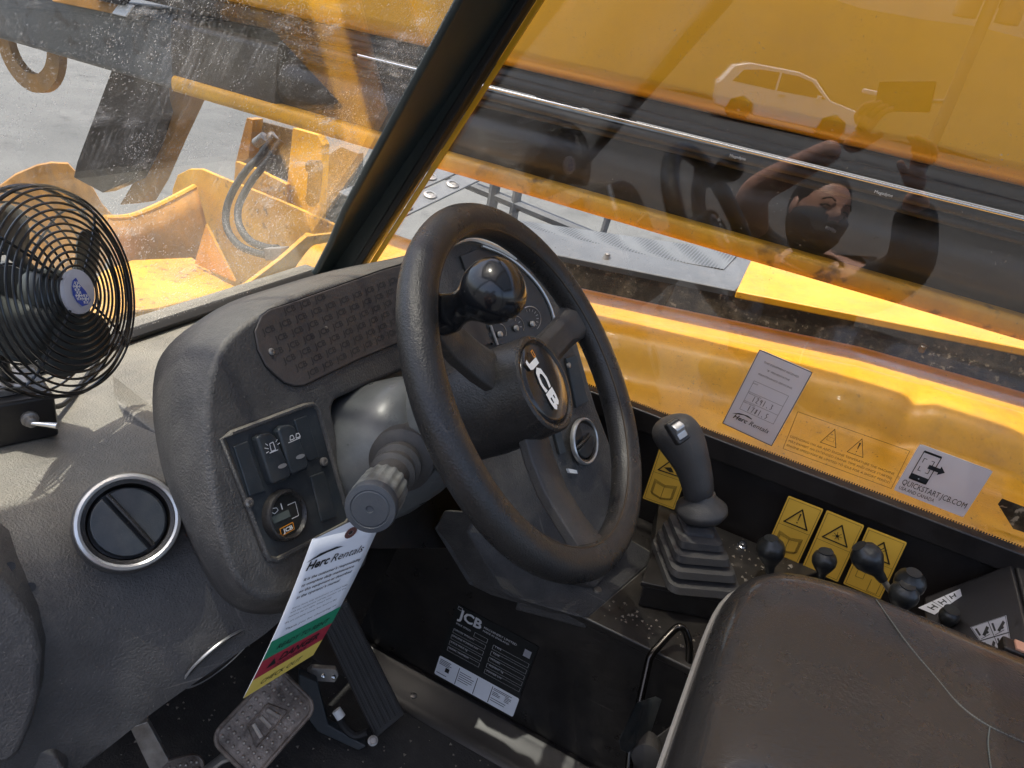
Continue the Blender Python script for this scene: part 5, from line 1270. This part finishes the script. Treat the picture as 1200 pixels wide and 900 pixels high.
# ================================================================== OUTSIDE, BEHIND THE CAMERA (what the right pane mirrors)
def mir(px, py, Yv):
    p = wy(px, py, Yv); return V((p.x, 2*YW-p.y, p.z))
man = thing('person', 'bearded man in a black shirt raising both arms with a phone, mirrored in side window', 'person', (-.05, -.35, GZ))
HD = mir(958, 252, 2.38)
def skin_body(name, verts, edges, radii, material, parent, root=0, sub=2):
    me = bpy.data.meshes.new(name); base_ = BASE[parent.name]
    me.from_pydata([V(v_)-base_ for v_ in verts], edges, []); o = bpy.data.objects.new(name, me); S.collection.objects.link(o); o.parent = parent
    m = o.modifiers.new('skin', 'SKIN'); m.use_smooth_shade = True
    for i, r in enumerate(radii): me.skin_vertices[0].data[i].radius = (r, r) if not isinstance(r, tuple) else r
    me.skin_vertices[0].data[root].use_root = True
    s = o.modifiers.new('sub', 'SUBSURF'); s.levels = s.render_levels = sub
    me.materials.append(M[material]); return o
hx, hy, hz = HD
SL = V((-.235, hy-.10, hz-.20)); SR = V((.135, hy-.10, hz-.22)); NK = V((-.05, hy-.06, hz-.15))
EL = V((-.27, hy+.03, hz+.02)); ER = V((.22, hy+.06, hz-.06))
HL = mir(1006, 160, 2.19); HR = mir(1075, 205, 2.20)
HL.y = min(HL.y, -.03); HR.y = min(HR.y, -.03)
PV = V((-.04, hy-.12, -1.02))
verts = [PV, PV+V((0, -.01, .2)), PV+V((-.01, -.01, .42)), V((-.05, hy-.10, hz-.22)), NK, SL, EL, EL.lerp(HL, .85), SR, ER, ER.lerp(HR, .85),
         PV+V((-.10, 0, -.06)), PV+V((-.13, .02, -.50)), PV+V((-.14, -.02, -.92)), PV+V((.10, 0, -.06)), PV+V((.13, .02, -.50)), PV+V((.14, -.02, -.92)), PV+V((-.15, .12, -.955)), PV+V((.15, .12, -.955))]
edges = [(0, 1), (1, 2), (2, 3), (3, 4), (3, 5), (5, 6), (6, 7), (3, 8), (8, 9), (9, 10), (0, 11), (11, 12), (12, 13), (0, 14), (14, 15), (15, 16), (13, 17), (16, 18)]
radii = [(.17, .12), (.16, .11), (.18, .12), (.13, .10), .062, .075, .052, .032, .075, .052, .032, .095, .065, .045, .095, .065, .045, .04, .04]
skin_body('body', verts, edges, radii, 'skin', man)
# shirt and trousers over the body; right sleeve lengthened to paint that arm dark
sv = [PV+V((0, 0, -.02)), verts[1], verts[2], verts[3], SL, SL.lerp(EL, .62), SR, ER, ER.lerp(HR, .75)]
skin_body('shirt', sv, [(0, 1), (1, 2), (2, 3), (3, 4), (4, 5), (3, 6), (6, 7), (7, 8)], [(.185, .135), (.175, .125), (.195, .135), (.145, .115), .092, .078, .092, .07, .055], 'shirt', man)
skin_body('trousers', [PV, verts[11], verts[12], verts[13], verts[14], verts[15], verts[16]], [(0, 1), (1, 2), (2, 3), (0, 4), (4, 5), (5, 6)], [(.18, .135), .105, .080, .062, .105, .080, .062], 'jeans', man)
for k, (h_, s_) in enumerate(((HL, 1), (HR, -1))):
    sv = [h_+V((-.02*s_, 0, -.045)), h_, h_+V((.01*s_, .0, .03))]; ed = [(0, 1), (1, 2)]; rd = [.026, (.034, .018), .024]
    for f_ in range(4):
        b0 = len(sv); a_ = h_+V(((-.024+.016*f_)*1.0, .006, .045)); sv += [a_, a_+V((.012*s_, .008, .034-.004*abs(f_-1))), a_+V((.034*s_, .004, .045-.004*abs(f_-1)))]
        ed += [(2, b0), (b0, b0+1), (b0+1, b0+2)]; rd += [.0095, .009, .008]
    b0 = len(sv); sv += [h_+V((.032*s_, .006, .0)), h_+V((.055*s_, .010, .024))]; ed += [(1, b0), (b0, b0+1)]; rd += [.012, .0095]
    skin_body('hand', sv, ed, rd, 'skin', man)
# head: egg with nose, brow, beard, ears; looks up towards the phone, i.e. towards +Y and up
fw_ = V((.48, .76, .36)).normalized(); rt = fw_.cross(V((.25, 0, 1))).normalized(); up_ = rt.cross(fw_)
# the head leans: in the mirror the crown is up-left
rows = []
nA, nB = 40, 28
for i in range(nB+1):
    t = math.pi*i/nB; row = []
    for k in range(nA):
        a = 2*math.pi*k/nA; x = math.sin(t)*math.cos(a); y = math.sin(t)*math.sin(a); z = math.cos(t)     # y = forward
        px_, py_, pz_ = x*.078, y*.096, z*.120
        if z < 0: px_ *= 1-.28*z*z; 
        if y > 0:
            py_ += .010*math.exp(-((x/.10)**2+((z+.05)/.16)**2))*1.2+.017*math.exp(-((x/.14)**2+((z+.14)/.13)**2))      # nose
            py_ += .006*math.exp(-((x/.5)**2+((z-.16)/.09)**2))                                             # brow
            for e_ in (-.42, .42): py_ -= .006*math.exp(-(((x-e_)/.16)**2+((z-.03)/.10)**2))              # eye sockets
            for e_ in (-.5, .5): py_ += .006*math.exp(-(((x-e_)/.2)**2+((z+.22)/.16)**2))
            py_ += .010*math.exp(-((x/.3)**2+((z+.74)/.20)**2))                                            # chin
            py_ += .006*math.exp(-((x/.26)**2+((z+.44)/.06)**2)); py_ -= .004*math.exp(-((x/.24)**2+((z+.50)/.025)**2))
        row.append(HD+rt*px_+fw_*py_+up_*pz_)
    rows.append(row)
obj('head', MB().grid(rows, True), 'skin', man, angle=80)
def hp_(x, y, z, s_=1): return HD+rt*(x*.078)+fw_*(y*.096)+up_*(z*.122)
rows = []
for i in range(8, nB+1):
    t = math.pi*i/nB; row = []
    for k in range(nA//2+5):
        a = math.pi*(k-2)/(nA//2); x = math.sin(t)*math.cos(a); y = math.sin(t)*math.sin(a); z = math.cos(t)
        lim = -.02-.30*max(0, 1-abs(x)/.50)
        f_ = 1.10 if z < lim else .90
        px_, py_, pz_ = x*.078*f_, y*.096*f_+(.018 if z < -.5 else .004)*(1 if y > 0 else 0), z*.122*(1.10 if z < lim else .92)
        if z < 0: px_ *= 1-.18*z*z
        row.append(HD+rt*px_+fw_*py_+up_*pz_)
    rows.append(row)
obj('beard', MB().grid(rows), 'hair', man, angle=80)
obj('moustache', MB().tube([hp_(-.34, .86, -.46), hp_(-.15, 1.05, -.36), hp_(0, 1.12, -.33), hp_(.15, 1.05, -.36), hp_(.34, .86, -.46)], [.006, .009, .008, .009, .006], 8, sub=4), 'hair', man)
obj('teeth', MB().tube([hp_(-.20, 1.02, -.47), hp_(0, 1.09, -.47), hp_(.20, 1.02, -.47)], .005, 8, sub=3), 'white', man)
for s_ in (-1, 1):
    obj('eye', MB().tube([hp_(.26*s_, .93, .035), hp_(.42*s_, .95, .05), hp_(.60*s_, .80, .03)], .0022, 8, sub=3), 'hair', man)
    obj('eyebrow', MB().tube([hp_(.20*s_, 1.03, .17), hp_(.42*s_, 1.0, .22), hp_(.62*s_, .86, .15)], .0020, 6, sub=3), 'hair', man)
    obj('ear', MB().ball(hp_(1.02*s_, -.05, -.02), .026, 14, (.35, .7, 1.1), (rt, fw_, up_)), 'skin', man)
obj('hair', MB().ball(HD+up_*.026-fw_*.014, .1, 24, (.83, .98, 1.12), (rt, fw_, up_)), 'hair', man, angle=80)
ph = thing('phone', 'dark phone held up by the man mirrored in the window', 'phone', (0, -.02, -.01))
obj('phone_body', MB().box(V((.03, -.016, -.03)), V((.88, .43, .18)).normalized(), V((-.17, -.05, .98)).normalized(), V((.43, -.90, -.03)).normalized(), .070, .036, .004), 'black', ph, bevel=.004)
# silver car
CD = 24.0
cp = mir(925, 108, 2*YW+CD); car = thing('parked_car', 'silver hatchback SUV parked across the yard, mirrored in the boom side', 'car', (cp.x, cp.y, GZ))
CX, CY = cp.x, cp.y
# side profile in the mirror runs left = rear ... right = front; after mirroring X is kept
prof = [(-2.3, .62), (-2.32, 1.0), (-2.2, 1.12), (-1.95, 1.55), (-1.5, 1.70), (.0, 1.72), (.55, 1.60), (1.15, 1.12), (2.0, .98), (2.28, .82), (2.32, .5), (2.2, .32), (1.88, .30), (1.80, .60), (1.45, .76), (1.10, .60), (1.02, .28), (-1.0, .28), (-1.08, .60), (-1.42, .76), (-1.78, .60), (-1.86, .34), (-2.2, .38)]
# the car stands turned about 20 degrees to the pane
ca = math.radians(-14); cX = V((math.cos(ca), math.sin(ca), 0)); cY = V((-math.sin(ca), math.cos(ca), 0))
def cpt(x, y, z): return V((CX, CY, GZ))+cX*x+cY*y+V((0, 0, z))
ns = len(prof)
rings = [[cpt(x*(.97 if abs(s_) == 1 else 1), .88*s_*(1-.18*max(0, (z-1.0))/.7), z) for x, z in prof] for s_ in (-1, -.9, .9, 1)]
cb = obj('body', MB().loft(rings), 'suv', car, bevel=.04)
def cwin(pts, sd=1):
    return MB().prism([cpt(x, sd*(.88*(1-.18*max(0, z-1.0)/.7)+.012), z) for x, z in pts], cY*(-.03*sd))
obj('window', cwin([(-1.85, 1.12), (-1.6, 1.48), (-1.1, 1.58), (-.55, 1.60), (-.55, 1.10)]), 'carglass', car); obj('window', cwin([(-.48, 1.10), (-.48, 1.60), (.0, 1.60), (.45, 1.52), (.98, 1.12)]), 'carglass', car)
for x in (-1.42, 1.45):
    for sd in (-1, 1):
        wh = obj('wheel', MB().lathe(cpt(x, sd*.80, .34), cY*sd, [(.2, -.1), (.33, -.09), (.35, 0), (.33, .09), (.22, .10)], 28), 'tyre', car)
        obj('rim', MB().lathe(cpt(x, sd*.80, .34), cY*sd, [(.21, .09), (.19, .06), (.06, .08), (.03, .11)], 10), 'silver', wh)
obj('windscreen', MB().prism([cpt(.62, y, 1.56) for y in (-.7, .7)]+[cpt(1.12, y, 1.13) for y in (.78, -.78)], V((.02, 0, .02))), 'carglass', car)
for sd in (-1, 1): obj('headlight', MB().box(cpt(2.2, .62*sd, .80), cX, cY, UZ, .08, .16, .07), 'silver', car, bevel=.02); obj('tail_light', MB().box(cpt(-2.22, .7*sd, .98), cX, cY, UZ, .06, .12, .10), 'tag_red', car, bevel=.02)
obj('door_handle', MB().box(cpt(-.3, .9, 1.0), cX, cY, UZ, .1, .02, .02), 'silver', car); obj('mirror', MB().box(cpt(.75, .98, 1.14), cX, cY, UZ, .06, .10, .07), 'suv', car, bevel=.02)
# bank, building, pole
bkx = MB(); rows = []
for i in range(41):
    x = -45+90*i/40; rows.append([V((x, -30-(2+math.sin(x*.4))*j*.5, GZ-.02+j*.75+.2*math.sin(x*.7+j))) for j in range(7)])
obj('earth_bank', MB().grid(rows), 'hedge', kind='structure')
bl = thing('warehouse', 'pale low warehouse above the earth bank, mirrored at the upper right', 'building', (8, -45, GZ))
obj('wall', MB().box((12, -45, GZ+5), UX, UY, UZ, 16, 4, 5), 'bldg', bl)
obj('roof', MB().box((12, -45, GZ+10.2), UX, UY, UZ, 16.4, 4.4, .2), 'hood_grey', bl)
for k in range(6): 
    wn = obj('window', MB().box((-1+k*5, -40.97, GZ+6.5), UX, UY, UZ, 1.1, .03, .8), 'carglass', bl)
up = thing('utility_pole', 'weathered utility pole with street lamp and two transformers, mirrored at the upper right', 'pole', (2, -20, GZ))
pb = mir(1100, 150, 2*YW+20); pX = pb.x; pY = pb.y
obj('post', MB().tube([(pX, pY, GZ), (pX, pY, 6)], .15, 10), 'pole', up)
obj('crossarm', MB().box((pX, pY, 4.6), UX, UY, UZ, 1.2, .06, .07), 'pole', up)
for s_ in (-1, 1): obj('transformer', MB().lathe((pX+.45*s_, pY+.1, 1.6), UZ, [(.1, -.02), (.26, 0), (.26, .8), (.2, .88), (.05, .95)], 20), 'hood_grey', up)
obj('lamp_arm', MB().tube([(pX, pY, -.2), (pX-.5, pY, -.3), (pX-1.4, pY, -.35)], .05, 8, sub=4), 'hood_grey', up); obj('lamp_head', MB().box((pX-1.7, pY, -.37), UX, UY, UZ, .32, .14, .06), 'suv', up, bevel=.03)
